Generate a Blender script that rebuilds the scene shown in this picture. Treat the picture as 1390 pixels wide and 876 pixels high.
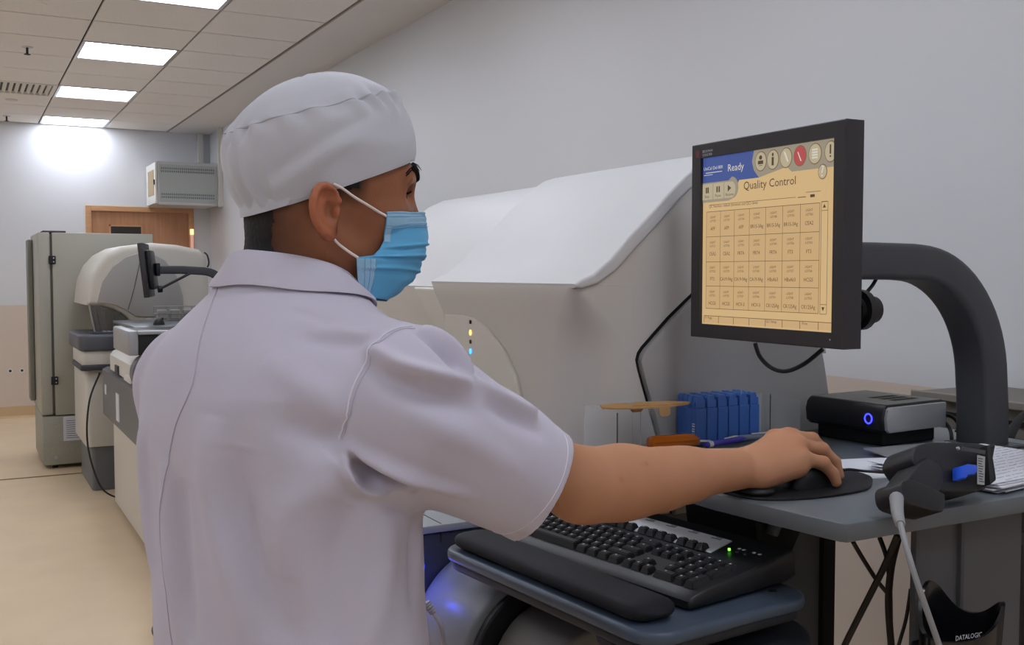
import bpy, bmesh, math, random
import numpy as np
from mathutils import Vector, Matrix, Euler
from mathutils.bvhtree import BVHTree
for _o in list(bpy.data.objects):
    bpy.data.objects.remove(_o)
random.seed(4)
C = bpy.context.scene.collection
SC = bpy.context.scene

# ---------------- camera, world, exposure ----------------
cam_data = bpy.data.cameras.new('camera')
cam_data.sensor_fit = 'HORIZONTAL'
cam_data.sensor_width = 36.0
cam_data.lens = 36.0 * 1391 / 1390
cam_data.clip_start = 0.05
cam = bpy.data.objects.new('camera', cam_data)
C.objects.link(cam)
cam.location = (0, 0, 1.46)
cam.rotation_euler = (math.radians(90 - 2.78), 0, math.radians(-28.30))
SC.camera = cam
world = bpy.data.worlds.new('world')
SC.world = world
world.use_nodes = True
world.node_tree.nodes['Background'].inputs[0].default_value = (0.8, 0.87, 1.0, 1)
world.node_tree.nodes['Background'].inputs[1].default_value = 0.3
SC.view_settings.view_transform = 'Standard'
SC.view_settings.look = 'None'
SC.view_settings.gamma = 1
SC.view_settings.exposure = 0.15
PANEL_LIGHT = 11.0

# ---------------- helpers ----------------
def lin(c):
    if isinstance(c, str):
        c = [int(c[i:i + 2], 16) / 255 for i in (0, 2, 4)]
    return [((x / 12.92) if x <= 0.04045 else ((x + 0.055) / 1.055) ** 2.4) for x in c] + [1.0]

def mat(name, col, rough=0.5, metal=0.0, bump=0.0, bscale=200.0, vary=0.0, vscale=6.0, emit=0.0, coat=0.0,
        trans=0.0, alpha=1.0, sss=0.0, spec=0.5, attr=None, ior=1.45, sheen=0.0, stretch=None):
    m = bpy.data.materials.new(name)
    m.use_nodes = True
    nt = m.node_tree
    b = nt.nodes['Principled BSDF']
    L = lin(col)
    b.inputs['Base Color'].default_value = L
    b.inputs['Roughness'].default_value = rough
    b.inputs['Metallic'].default_value = metal
    b.inputs['Specular IOR Level'].default_value = spec
    b.inputs['IOR'].default_value = ior
    if coat: b.inputs['Coat Weight'].default_value = coat
    if sheen: b.inputs['Sheen Weight'].default_value = sheen
    if trans: b.inputs['Transmission Weight'].default_value = trans
    if alpha < 1: b.inputs['Alpha'].default_value = alpha
    if sss:
        b.inputs['Subsurface Weight'].default_value = sss
        b.inputs['Subsurface Radius'].default_value = (0.012, 0.005, 0.003)
        b.inputs['Subsurface Scale'].default_value = 1.0
    if emit:
        b.inputs['Emission Color'].default_value = L
        b.inputs['Emission Strength'].default_value = emit
    tc = nt.nodes.new('ShaderNodeTexCoord')
    src = tc.outputs['Object']
    if stretch:
        mp = nt.nodes.new('ShaderNodeMapping')
        mp.inputs['Scale'].default_value = stretch
        nt.links.new(src, mp.inputs['Vector'])
        src = mp.outputs['Vector']
    colout = None
    if vary:
        n = nt.nodes.new('ShaderNodeTexNoise')
        n.inputs['Scale'].default_value = vscale
        n.inputs['Detail'].default_value = 5
        nt.links.new(src, n.inputs['Vector'])
        mr = nt.nodes.new('ShaderNodeMapRange')
        mr.inputs['From Min'].default_value = 0.3
        mr.inputs['From Max'].default_value = 0.7
        mr.inputs['To Min'].default_value = 1 - vary
        mr.inputs['To Max'].default_value = 1 + vary
        nt.links.new(n.outputs['Fac'], mr.inputs['Value'])
        mx = nt.nodes.new('ShaderNodeVectorMath')
        mx.operation = 'SCALE'
        mx.inputs[0].default_value = L[:3]
        nt.links.new(mr.outputs['Result'], mx.inputs['Scale'])
        colout = mx.outputs['Vector']
        nt.links.new(colout, b.inputs['Base Color'])
    if attr:
        a = nt.nodes.new('ShaderNodeAttribute')
        a.attribute_name = attr
        mm = nt.nodes.new('ShaderNodeVectorMath')
        mm.operation = 'MULTIPLY'
        if colout: nt.links.new(colout, mm.inputs[0])
        else: mm.inputs[0].default_value = L[:3]
        nt.links.new(a.outputs['Color'], mm.inputs[1])
        nt.links.new(mm.outputs['Vector'], b.inputs['Base Color'])
    if bump:
        n2 = nt.nodes.new('ShaderNodeTexNoise')
        n2.inputs['Scale'].default_value = bscale
        n2.inputs['Detail'].default_value = 4
        nt.links.new(src, n2.inputs['Vector'])
        bp = nt.nodes.new('ShaderNodeBump')
        bp.inputs['Strength'].default_value = bump
        bp.inputs['Distance'].default_value = 0.002
        nt.links.new(n2.outputs['Fac'], bp.inputs['Height'])
        nt.links.new(bp.outputs['Normal'], b.inputs['Normal'])
    return m

def thing(name, label, cat, loc=(0, 0, 0), group=None):
    o = bpy.data.objects.new(name, None)
    o.empty_display_size = 0.05
    C.objects.link(o)
    o.location = loc
    o['label'] = label
    o['category'] = cat
    if group: o['group'] = group
    return o

def root_of(o):
    while o.parent: o = o.parent
    return o

def finish(me, smooth=35):
    if smooth:
        me.shade_smooth()
        me.set_sharp_from_angle(angle=math.radians(smooth))

def obj(name, bm, m, parent=None, label=None, smooth=35, origin=None):
    """World-space bmesh -> one mesh object, under parent (a thing or a part of it)."""
    off = None
    if parent is not None:
        off = root_of(parent).location
    elif origin is not None:
        off = Vector(origin)
    if off is not None:
        bmesh.ops.translate(bm, verts=bm.verts, vec=-Vector(off))
    me = bpy.data.meshes.new(name)
    bm.to_mesh(me)
    bm.free()
    me.materials.append(m)
    finish(me, smooth)
    o = bpy.data.objects.new(name, me)
    C.objects.link(o)
    if parent is not None: o.parent = parent
    elif origin is not None: o.location = origin
    if label: o['label'] = label
    return o

def obj_np(name, V, Fc, m, parent=None, smooth=60, label=None):
    V = np.asarray(V, dtype=float)
    if parent is not None: V = V - np.array(root_of(parent).location)
    me = bpy.data.meshes.new(name)
    me.from_pydata(V.tolist(), [], [list(map(int, f)) for f in Fc])
    me.update()
    me.materials.append(m)
    finish(me, smooth)
    o = bpy.data.objects.new(name, me)
    C.objects.link(o)
    if parent is not None: o.parent = parent
    if label: o['label'] = label
    return o

def struct(name, bm, m, parent=None, smooth=0):
    o = obj(name, bm, m, parent, smooth=smooth)
    if parent is None: o['kind'] = 'structure'
    return o

def tag(o, label, cat, group=None, kind=None):
    o['label'] = label
    o['category'] = cat
    if group: o['group'] = group
    if kind: o['kind'] = kind
    return o

def BM(): return bmesh.new()

def box(bm, x0, x1, y0, y1, z0, z1, bev=0.0, seg=2):
    r = bmesh.ops.create_cube(bm, size=1.0)
    vs = r['verts']
    for v in vs:
        v.co = Vector(((x0 + x1) / 2 + v.co.x * (x1 - x0), (y0 + y1) / 2 + v.co.y * (y1 - y0), (z0 + z1) / 2 + v.co.z * (z1 - z0)))
    if bev > 0:
        es = list({e for v in vs for e in v.link_edges})
        bmesh.ops.bevel(bm, geom=es, offset=bev, segments=seg, affect='EDGES', profile=0.5)
    return bm

def obox(bm, c, size, yaw=0.0, bev=0.0, pitch=0.0, roll=0.0):
    """Box centred at c with orientation."""
    b2 = BM()
    box(b2, -size[0] / 2, size[0] / 2, -size[1] / 2, size[1] / 2, -size[2] / 2, size[2] / 2, bev)
    M = Matrix.Translation(c) @ Euler((roll, pitch, yaw), 'XYZ').to_matrix().to_4x4()
    b2.transform(M)
    merge(bm, b2)
    return bm

def merge(bm, b2):
    me = bpy.data.meshes.new('tmp')
    b2.to_mesh(me)
    b2.free()
    bm.from_mesh(me)
    bpy.data.meshes.remove(me)

def prism(bm, pts, axis, a, b, bev=0.0, seg=2):
    """Extrude a closed 2D polygon along axis 'x','y','z' from a to b."""
    def co(p, t):
        if axis == 'y': return (p[0], t, p[1])
        if axis == 'x': return (t, p[0], p[1])
        return (p[0], p[1], t)
    b2 = BM()
    v0 = [b2.verts.new(co(p, a)) for p in pts]
    v1 = [b2.verts.new(co(p, b)) for p in pts]
    n = len(pts)
    f0 = b2.faces.new(v0)
    f1 = b2.faces.new(v1[::-1])
    for i in range(n):
        b2.faces.new((v0[i], v1[i], v1[(i + 1) % n], v0[(i + 1) % n]))
    bmesh.ops.recalc_face_normals(b2, faces=b2.faces)
    if bev > 0:
        es = list(set(f0.edges) | set(f1.edges))
        bmesh.ops.bevel(b2, geom=es, offset=bev, segments=seg, affect='EDGES', profile=0.5, clamp_overlap=True)
    merge(bm, b2)
    return bm

def arc(cx, cy, rx, ry, a0, a1, n=10):
    return [(cx + rx * math.cos(math.radians(a0 + (a1 - a0) * i / n)), cy + ry * math.sin(math.radians(a0 + (a1 - a0) * i / n))) for i in range(n + 1)]

def rrect(x0, x1, y0, y1, r, n=5):
    p = []
    for cx, cy, a in ((x1 - r, y1 - r, 0), (x0 + r, y1 - r, 90), (x0 + r, y0 + r, 180), (x1 - r, y0 + r, 270)):
        p += arc(cx, cy, r, r, a, a + 90, n)
    return p

def spline(pts, n=8):
    P = [Vector(p) for p in pts]
    out = []
    for i in range(len(P) - 1):
        p0 = P[max(i - 1, 0)]; p1 = P[i]; p2 = P[i + 1]; p3 = P[min(i + 2, len(P) - 1)]
        for k in range(n):
            t = k / n
            out.append(0.5 * ((2 * p1) + (p2 - p0) * t + (2 * p0 - 5 * p1 + 4 * p2 - p3) * t * t + (3 * p1 - p0 - 3 * p2 + p3) * t ** 3))
    out.append(P[-1])
    return out

def cspline(pts, n=4):
    """Closed smooth outline through 2D points."""
    P = [Vector(p) for p in pts]; N = len(P); out = []
    for i in range(N):
        p0, p1, p2, p3 = P[i - 1], P[i], P[(i + 1) % N], P[(i + 2) % N]
        for k in range(n):
            t = k / n
            q = 0.5 * ((2 * p1) + (p2 - p0) * t + (2 * p0 - 5 * p1 + 4 * p2 - p3) * t * t + (3 * p1 - p0 - 3 * p2 + p3) * t ** 3)
            out.append((q.x, q.y))
    return out

def tube(bm, pts, r, n=8, cap=True, up=None, flat=1.0):
    """Sweep a round (or flattened) section along points; r number or list."""
    pts = [Vector(p) for p in pts]
    N = len(pts)
    rings = []
    prev = None
    for i, p in enumerate(pts):
        t = (pts[min(i + 1, N - 1)] - pts[max(i - 1, 0)]).normalized()
        if prev is None:
            ref = Vector(up) if up else (Vector((0, 0, 1)) if abs(t.z) < 0.9 else Vector((1, 0, 0)))
            a = t.cross(ref).normalized()
        else:
            a = (prev - t * prev.dot(t)).normalized()
        prev = a
        b = t.cross(a)
        rr = r[i] if isinstance(r, (list, tuple)) else r
        rings.append([bm.verts.new(p + a * (rr * math.cos(2 * math.pi * k / n)) + b * (rr * flat * math.sin(2 * math.pi * k / n))) for k in range(n)])
    for i in range(N - 1):
        for k in range(n):
            bm.faces.new((rings[i][k], rings[i][(k + 1) % n], rings[i + 1][(k + 1) % n], rings[i + 1][k]))
    if cap:
        bm.faces.new(rings[0][::-1])
        bm.faces.new(rings[-1])
    return bm

def cyl(bm, a, b, r, n=20, r2=None):
    return tube(bm, [a, b], [r, r if r2 is None else r2], n)

def sweep_rect(bm, pts, w, h, up, bev=0.0):
    """Sweep a rounded rectangle (w along side, h along up-ish) along points in a plane."""
    pts = [Vector(p) for p in pts]
    sec = rrect(-w / 2, w / 2, -h / 2, h / 2, min(w, h) * 0.18, 3)
    N = len(pts)
    side = Vector(up)
    rings = []
    for i, p in enumerate(pts):
        t = (pts[min(i + 1, N - 1)] - pts[max(i - 1, 0)]).normalized()
        nrm = side.cross(t).normalized()
        rings.append([bm.verts.new(p + side * a + nrm * b) for a, b in sec])
    n = len(sec)
    for i in range(N - 1):
        for k in range(n):
            bm.faces.new((rings[i][k], rings[i][(k + 1) % n], rings[i + 1][(k + 1) % n], rings[i + 1][k]))
    bm.faces.new(rings[0][::-1]); bm.faces.new(rings[-1])
    bmesh.ops.recalc_face_normals(bm, faces=bm.faces)
    return bm

def grid_faces(nu, nv, closed_u=False):
    F = []
    for j in range(nv - 1):
        for i in range(nu if closed_u else nu - 1):
            a = j * nu + i; b = j * nu + (i + 1) % nu
            F.append((a, b, b + nu, a + nu))
    return F

def text_bm(txt, size, M, depth=0.0002, align='LEFT', xs=1.0):
    """Built-in font text as flat mesh, placed by matrix M (text x -> M x, text y -> M y)."""
    cu = bpy.data.curves.new('t', 'FONT')
    cu.body = txt
    cu.size = size
    cu.align_x = align
    cu.resolution_u = 2
    o = bpy.data.objects.new('t', cu)
    me = bpy.data.meshes.new_from_object(o)
    bm = BM()
    bm.from_mesh(me)
    bpy.data.objects.remove(o)
    bpy.data.curves.remove(cu)
    bpy.data.meshes.remove(me)
    bmesh.ops.scale(bm, vec=(xs, 1, 1), verts=bm.verts)
    bm.transform(M)
    return bm

def dup(root, loc=None, label=None, group=None):
    r = root.copy()
    C.objects.link(r)
    if loc is not None: r.location = loc
    if label: r['label'] = label
    if group: r['group'] = group
    for ch in list(root.children):
        c = ch.copy(); C.objects.link(c); c.parent = r
        for g in list(ch.children):
            d = g.copy(); C.objects.link(d); d.parent = c
    return r

# ---------------- materials ----------------
M_WALL = mat('wall_paint_white', 'D2D3D8', 0.45, bump=0.06, bscale=60, spec=0.35)
M_BEIGE = mat('wall_paint_beige', 'D3BFAC', 0.55, bump=0.06, bscale=60)
M_FLOOR = mat('vinyl_floor', 'DDC6A5', 0.38, vary=0.05, vscale=3, bump=0.05, bscale=500)
M_SKIRT = mat('vinyl_skirting', 'CDB08A', 0.5)
M_TILE = mat('ceiling_tile', 'F1EDE9', 0.9, bump=0.5, bscale=350, vary=0.03, vscale=60)
M_VOID = mat('ceiling_joint', '2C2622', 0.9)
M_SOFFIT = mat('soffit_paint', 'E2DEDB', 0.7)
M_LIGHT = mat('panel_glow', 'EDF3FF', 0.5, emit=PANEL_LIGHT)
M_ALU = mat('aluminium', 'C8C8C8', 0.35, 0.8)
M_WOOD = mat('door_veneer', 'B88560', 0.4, vary=0.12, vscale=3, stretch=(14, 14, 1), coat=0.2)
M_WOOD2 = mat('door_frame_veneer', 'C6976C', 0.4, vary=0.08, vscale=4, stretch=(2, 14, 14), coat=0.2)
M_DARKVENT = mat('dark_louvre', '2B2622', 0.6)
M_FRIDGE = mat('grey_green_enamel', 'A3A196', 0.42, bump=0.04, bscale=300)
M_FRIDGE2 = mat('grey_green_textured', '9C9A8E', 0.6, bump=0.25, bscale=400, vary=0.06, vscale=90)
M_BLACK = mat('black_plastic', '17171A', 0.45)
M_BLACKM = mat('matt_black', '101012', 0.7)
M_DARK = mat('charcoal_plastic', '3A3B40', 0.5, bump=0.1, bscale=800)
M_ARM = mat('arm_grey', '3F4045', 0.5, bump=0.05, bscale=900)
M_BEZEL = mat('bezel_black', '2E2C30', 0.5, bump=0.08, bscale=1200)
M_HOODW = mat('analyser_white', 'C6C6C8', 0.5, bump=0.08, bscale=500, vary=0.01)
M_HOODG = mat('analyser_grey', 'A09E9C', 0.48, bump=0.12, bscale=700)
M_HOODC = mat('analyser_cream', 'CBC7BE', 0.45, bump=0.05, bscale=500)
M_BODYG = mat('analyser_mid_grey', '6A6C70', 0.5, bump=0.1, bscale=800)
M_DESK = mat('desk_laminate', '62686E', 0.33, bump=0.05, bscale=900)
M_DESKE = mat('desk_edge', '5A5E63', 0.45)
M_LEG = mat('desk_leg_grey', '5B5C60', 0.5)
M_PAPER = mat('paper', 'DADCE4', 0.8)
M_INK = mat('ink', '4A4A5A', 0.9)
M_WHITEP = mat('white_plastic', 'DAD8D2', 0.4)
M_SILVER = mat('brushed_silver', 'A5A6AA', 0.38, 0.35, vary=0.05, vscale=40, stretch=(1, 1, 40))
M_BLUER = mat('rack_blue', '3D69B4', 0.35, sss=0.0, coat=0.1)
M_CABLE = mat('cable_black', '15120F', 0.5)
M_CABLEB = mat('cable_dark_brown', '2A211B', 0.55)
M_CABLEG = mat('cable_grey', '8E8F92', 0.5)
M_ORANGE = mat('orange_handle', 'D8730C', 0.15, trans=0.55)
M_CARD = mat('cardboard', 'B48C5C', 0.85, vary=0.06, vscale=40)
M_CARDE = mat('cardboard_edge', '6B4B2C', 0.9)
M_ACRYL = mat('clear_acrylic', 'E8EEF0', 0.05, alpha=0.14)
M_GLOWB = mat('blue_led', '2040FF', 0.4, emit=6.0)
# ---------------- the room ----------------
XW, XL, YB, YF, ZC = 2.42, -3.0, 11.42, -2.2, 2.96
struct('floor', box(BM(), XL, XW, YF, YB, -0.1, 0.0), M_FLOOR)
def wall_two_tone(name, x0, x1, y0, y1):
    """Painted wall: white above 1.14 m, beige below."""
    bm = box(BM(), x0, x1, y0, y1, 0, 3.15)
    w = struct(name, bm, M_WALL)
    return w
m = M_WALL.copy(); m.name = 'wall_paint_two_tone'
nt = m.node_tree
b = nt.nodes['Principled BSDF']
geo = nt.nodes.new('ShaderNodeNewGeometry')
sep = nt.nodes.new('ShaderNodeSeparateXYZ')
gt = nt.nodes.new('ShaderNodeMath'); gt.operation = 'GREATER_THAN'; gt.inputs[1].default_value = 1.135
mix = nt.nodes.new('ShaderNodeMix'); mix.data_type = 'RGBA'
nt.links.new(geo.outputs['Position'], sep.inputs[0])
nt.links.new(sep.outputs['Z'], gt.inputs[0])
nt.links.new(gt.outputs[0], mix.inputs['Factor'])
mix.inputs['A'].default_value = lin('D6C8BB')
mix.inputs['B'].default_value = lin('D9DBDF')
nt.links.new(mix.outputs['Result'], b.inputs['Base Color'])
M_TWO = m
bm = box(BM(), XW, XW + 0.12, YF, YB + 0.12, 0, 3.15); struct('wall_right', bm, M_TWO)
bm = BM()
box(bm, XL - 0.12, 1.156, YB, YB + 0.12, 0, 3.15)
box(bm, 2.24, XW, YB, YB + 0.12, 0, 3.15)
box(bm, 1.156, 2.24, YB, YB + 0.12, 2.154, 3.15)
wb = struct('wall_back', bm, M_TWO)
struct('wall_left', box(BM(), XL - 0.12, XL, YF, YB, 0, 3.15), M_TWO)
struct('wall_front', box(BM(), XL - 0.12, XW + 0.12, YF - 0.12, YF, 0, 3.15), M_TWO)
# vinyl skirting
struct('baseboard_back', prism(BM(), [(YB, 0), (YB, 0.115), (YB - 0.006, 0.115), (YB - 0.01, 0.02), (YB - 0.04, 0.0)], 'x', XL, 1.156), M_SKIRT)
struct('baseboard_right', prism(BM(), [(XW, 0), (XW, 0.115), (XW - 0.006, 0.115), (XW - 0.01, 0.02), (XW - 0.04, 0.0)], 'y', YF, YB), M_SKIRT)
struct('baseboard_left', prism(BM(), [(XL, 0), (XL, 0.115), (XL + 0.006, 0.115), (XL + 0.01, 0.02), (XL + 0.04, 0.0)], 'y', YF, YB), M_SKIRT)
# raised floor joint strip across the aisle
struct('trim_1', box(BM(), XL, XW, 8.0, 8.018, 0.0, 0.004, 0.001), mat('joint_strip', '7E6A50', 0.6))
# ceiling: slab, grid of recessed tiles, plaster border
ceil = struct('ceiling', box(BM(), XL, XW, YF, YB, 2.985, 3.15), M_VOID)
struct('trim_2', box(BM(), 1.990, XW, YF, YB, ZC - 0.004, 2.985), M_SOFFIT)
struct('trim_3', box(BM(), 1.980, 1.990, YF, YB, ZC - 0.005, 2.985), mat('wall_angle', 'A9A29B', 0.5))
PX, PY = 0.6215, 0.5985
X_EDGE, Y_EDGE = 1.976, 11.412
LIGHTS = {}
cols = [(X_EDGE - (i + 1) * PX, X_EDGE - i * PX) for i in range(8)]
rows = [(Y_EDGE - (j + 1) * PY, Y_EDGE - j * PY) for j in range(22)]
lit = set()
for j in range(0, 22, 3): lit.add((1, j))
for j in range(0, 22, 3): lit.add((5, j))
vent_cells = {(2, 3)}
tile_me = None
tb = BM()
box(tb, -PX / 2 + 0.006, PX / 2 - 0.006, -PY / 2 + 0.009, PY / 2 - 0.009, 0, 0.014, 0.0015, 1)
tile_me = bpy.data.meshes.new('tile'); tb.to_mesh(tile_me); tb.free(); tile_me.materials.append(M_TILE)
for i, (x0, x1) in enumerate(cols):
    for j, (y0, y1) in enumerate(rows):
        if (i, j) in lit or (i, j) in vent_cells: continue
        o = bpy.data.objects.new('tile', tile_me)
        C.objects.link(o)
        o.parent = ceil
        o.location = ((x0 + x1) / 2, (y0 + y1) / 2, ZC + random.uniform(-0.0006, 0.0006))
# suspension bars above the joints
bm = BM()
for i in range(9):
    x = X_EDGE - i * PX
    box(bm, x - 0.008, x + 0.008, YF, YB, ZC + 0.012, ZC + 0.02)
for j in range(23):
    y = Y_EDGE - j * PY
    box(bm, XL, X_EDGE, y - 0.008, y + 0.008, ZC + 0.012, ZC + 0.02)
obj('grid_bar', bm, M_VOID, ceil, smooth=0)

def light_panel(cx, cy, label):
    t = thing('ceiling_light', label, 'ceiling light', (cx, cy, ZC), 'square LED panels in the tile ceiling')
    bm = BM()
    hx, hy = PX / 2 - 0.004, PY / 2 - 0.004
    w = 0.022
    box(bm, cx - hx, cx - hx + w, cy - hy, cy + hy, ZC - 0.002, ZC + 0.02, 0.001, 1)
    box(bm, cx + hx - w, cx + hx, cy - hy, cy + hy, ZC - 0.002, ZC + 0.02, 0.001, 1)
    box(bm, cx - hx + w, cx + hx - w, cy - hy, cy - hy + w, ZC - 0.002, ZC + 0.02, 0.001, 1)
    box(bm, cx - hx + w, cx + hx - w, cy + hy - w, cy + hy, ZC - 0.002, ZC + 0.02, 0.001, 1)
    obj('frame', bm, M_ALU, t, smooth=0)
    obj('diffuser', box(BM(), cx - hx + w, cx + hx - w, cy - hy + w, cy + hy - w, ZC + 0.004, ZC + 0.012), M_LIGHT, t, smooth=0)
lab = {0: 'square lit ceiling panel farthest away, nearest the back wall', 3: 'square lit ceiling panel second from the back wall',
       6: 'square lit ceiling panel third from the back wall, above the air grille', 9: 'square lit ceiling panel cut by the top edge of the photo'}
for (i, j) in sorted(lit):
    cx = sum(cols[i]) / 2; cy = sum(rows[j]) / 2
    more = {12: 'lit ceiling panel in front of the white cap, above the frame', 15: 'lit ceiling panel above the large analyser hood, above the frame', 18: 'lit ceiling panel right above the camera side of the desk, above the frame', 21: 'lit ceiling panel behind the camera near the front wall'}
    left = {0: 'lit ceiling panel of the left row at the back wall, left of the frame', 6: 'lit ceiling panel of the left row second from the back, left of the frame', 12: 'lit ceiling panel of the left row behind the bench analyser aisle, left of the frame', 18: 'lit ceiling panel of the left row level with the camera, left of the frame', 3: 'lit ceiling panel of the left row level with the air grille, left of the frame', 9: 'lit ceiling panel of the left row in mid room, left of the frame', 15: 'lit ceiling panel of the left row level with the person, left of the frame', 21: 'lit ceiling panel of the left row at the front wall behind the camera'}
    l = (lab.get(j) or more[j]) if i == 1 else left[j]
    light_panel(cx, cy, l)

# air grille
x0, x1 = cols[2]; y0, y1 = rows[3]
t = thing('air_vent', 'louvred square air grille set in the tile ceiling at the left', 'air vent', ((x0 + x1) / 2, (y0 + y1) / 2, ZC))
bm = BM(); w = 0.035
for a in ((x0 + .004, x0 + w, y0 + .004, y1 - .004), (x1 - w, x1 - .004, y0 + .004, y1 - .004), (x0 + w, x1 - w, y0 + .004, y0 + w), (x0 + w, x1 - w, y1 - w, y1 - .004)):
    box(bm, *a, ZC - 0.004, ZC + 0.02, 0.001, 1)
obj('frame', bm, M_TILE, t, smooth=0)
obj('backing', box(BM(), x0 + w, x1 - w, y0 + w, y1 - w, ZC + 0.018, ZC + 0.022), M_DARKVENT, t, smooth=0)
n = 12
for k in range(n):
    xx = x0 + w + (k + 0.5) * (x1 - x0 - 2 * w) / n
    obj('slat', obox(BM(), (xx, (y0 + y1) / 2, ZC + 0.008), (0.03, y1 - y0 - 2 * w, 0.003), pitch=math.radians(40)), M_TILE, t, smooth=0)
# sprinkler heads
for k, (x, y, l) in enumerate([(0.43, 6.35, 'ceiling sprinkler head at the top left corner, nearest the camera'), (0.43, 7.60, 'dark ceiling sprinkler head left of the near lit panel'),
                               (0.43, 11.0, 'small sprinkler head close to the back wall at far left')]):
    t = thing('sprinkler', l, 'sprinkler', (x, y, ZC), 'sprinkler heads in the ceiling')
    obj('cover_plate', tube(BM(), [(x, y, ZC + 0.002), (x, y, ZC - 0.004)], [0.038, 0.034], 20), M_TILE if k == 0 else M_ALU, t)
    if k:
        bm = BM(); cyl(bm, (x, y, ZC - 0.004), (x, y, ZC - 0.05), 0.008, 10); cyl(bm, (x, y, ZC - 0.046), (x, y, ZC - 0.05), 0.02, 12)
        obj('nozzle', bm, M_DARKVENT, t)
t = thing('ceiling_speaker', 'flat round white ceiling disc beyond the air grille', 'detector', (0.43, 9.95, ZC))
obj('disc', tube(BM(), [(0.43, 9.95, ZC), (0.43, 9.95, ZC - 0.008)], [0.05, 0.045], 20), M_WHITEP, t)

# ---------------- door in the back wall ----------------
d = BM()
for a in ((1.156, 1.211, 0, 2.154), (2.185, 2.24, 0, 2.154), (1.211, 2.185, 2.10, 2.154)):
    box(d, a[0], a[1], YB - 0.015, YB + 0.1, a[2], a[3], 0.003, 1)
frame = struct('door_1', d, M_WOOD2)
leaf = obj('leaf', box(BM(), 1.211, 2.185, YB + 0.02, YB + 0.06, 0.0, 2.10), M_WOOD, frame, smooth=0)
obj('glass_slot', box(BM(), 1.40, 1.70, YB + 0.012, YB + 0.022, 1.55, 1.945), M_DARKVENT, frame, smooth=0)
bm = BM()
for a in ((1.385, 1.40), (1.70, 1.715)): box(bm, a[0], a[1], YB + 0.008, YB + 0.022, 1.535, 1.96)
box(bm, 1.385, 1.715, YB + 0.008, YB + 0.022, 1.945, 1.96)
obj('slot_frame', bm, M_WOOD2, frame, smooth=0)
obj('handle', cyl(BM(), (2.08, YB - 0.03, 1.02), (2.08, YB + 0.02, 1.02), 0.012), M_ALU, frame)
# thin white edging strips round the door
bm = BM(); box(bm, 1.14, 1.156, YB - 0.004, YB, 0, 2.17); box(bm, 1.156, 1.9, YB - 0.004, YB, 2.154, 2.17)
struct('trim_4', bm, M_WHITEP)

# wall sockets low on the back wall
for x, l in ((0.425, 'left small round fitting low on the beige back wall'), (0.532, 'right small round fitting low on the beige back wall')):
    t = thing('wall_fitting', l, 'wall fitting', (x, YB, 0.475), 'pair of round fittings on the back wall')
    obj('ring', cyl(BM(), (x, YB, 0.475), (x, YB - 0.006, 0.475), 0.026, 16), M_WHITEP, t)
    obj('core', cyl(BM(), (x, YB - 0.006, 0.475), (x, YB - 0.010, 0.475), 0.013, 12), M_DARKVENT, t)

# ---------------- wall rack near the ceiling ----------------
x0, x1, y0, y1, z0, z1 = 1.765, 2.375, 10.83, YB, 2.15, 2.585
rk = thing('wall_rack_cabinet', 'pale grey wall-mounted network cabinet hanging above the wooden door', 'cabinet', (2.07, 11.2, z0))
obj('body', box(BM(), x0 + 0.012, x1, y0, y1, z0, z1, 0.004, 1), M_HOODW, rk)
obj('side_panel', box(BM(), x0 + 0.03, x1 - 0.02, y0 - 0.006, y0, z0 + 0.03, z1 - 0.03, 0.002, 1), mat('rack_panel', 'B3B8B6', 0.5), rk)
for zz in (z0 + 0.075, z0 + 0.105, z1 - 0.10, z1 - 0.07):
    bm = BM()
    for k in range(26):
        xx = x0 + 0.045 + k * 0.0205
        box(bm, xx, xx + 0.013, y0 - 0.009, y0 - 0.006, zz - 0.009, zz + 0.009)
    obj('vent_row', bm, mat('rack_slots', '80858A', 0.6), rk, smooth=0)
fd = obj('door', box(BM(), x0 - 0.01, x0 + 0.01, y0, y1 - 0.02, z0 + 0.01, z1 - 0.01, 0.004, 1), M_WHITEP, rk)
obj('window', box(BM(), x0 - 0.014, x0 - 0.009, y0 + 0.09, y1 - 0.16, z0 + 0.10, z1 - 0.08), mat('amber_pane', 'A98A4C', 0.15), fd, smooth=0)
obj('latch', box(BM(), x0 - 0.022, x0 - 0.009, y0 + 0.03, y0 + 0.05, z0 + 0.2, z0 + 0.25), M_BLACK, fd)
t = tag(obj('cable_duct', box(BM(), 2.285, 2.345, YB - 0.05, YB, z1, 2.985, 0.003, 1), M_WHITEP, origin=(2.31, YB, z1)), 'white vertical cable duct from the wall cabinet up to the ceiling', 'duct')
tag(obj('corner_duct', box(BM(), 2.372, XW, 10.79, 10.83, z0 - 0.01, 2.985, 0.003, 1), M_WHITEP, origin=(2.39, 10.81, z0)), 'narrow white corner strip running down beside the wall cabinet', 'duct')
# candle shaped lamp by the door
t = thing('indicator_lamp', 'small glowing orange tube lamp beside the wooden door frame', 'lamp', (2.215, YB - 0.03, 1.70))
obj('tube', cyl(BM(), (2.215, YB - 0.03, 1.68), (2.215, YB - 0.03, 1.87), 0.017, 12), mat('lamp_tube_pink', 'D9A898', 0.4, emit=0.5), t)
obj('tip', cyl(BM(), (2.215, YB - 0.03, 1.87), (2.215, YB - 0.03, 1.93), 0.02, 12), mat('lamp_tip_amber', 'FFD9A0', 0.4, emit=1.2), t)

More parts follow.
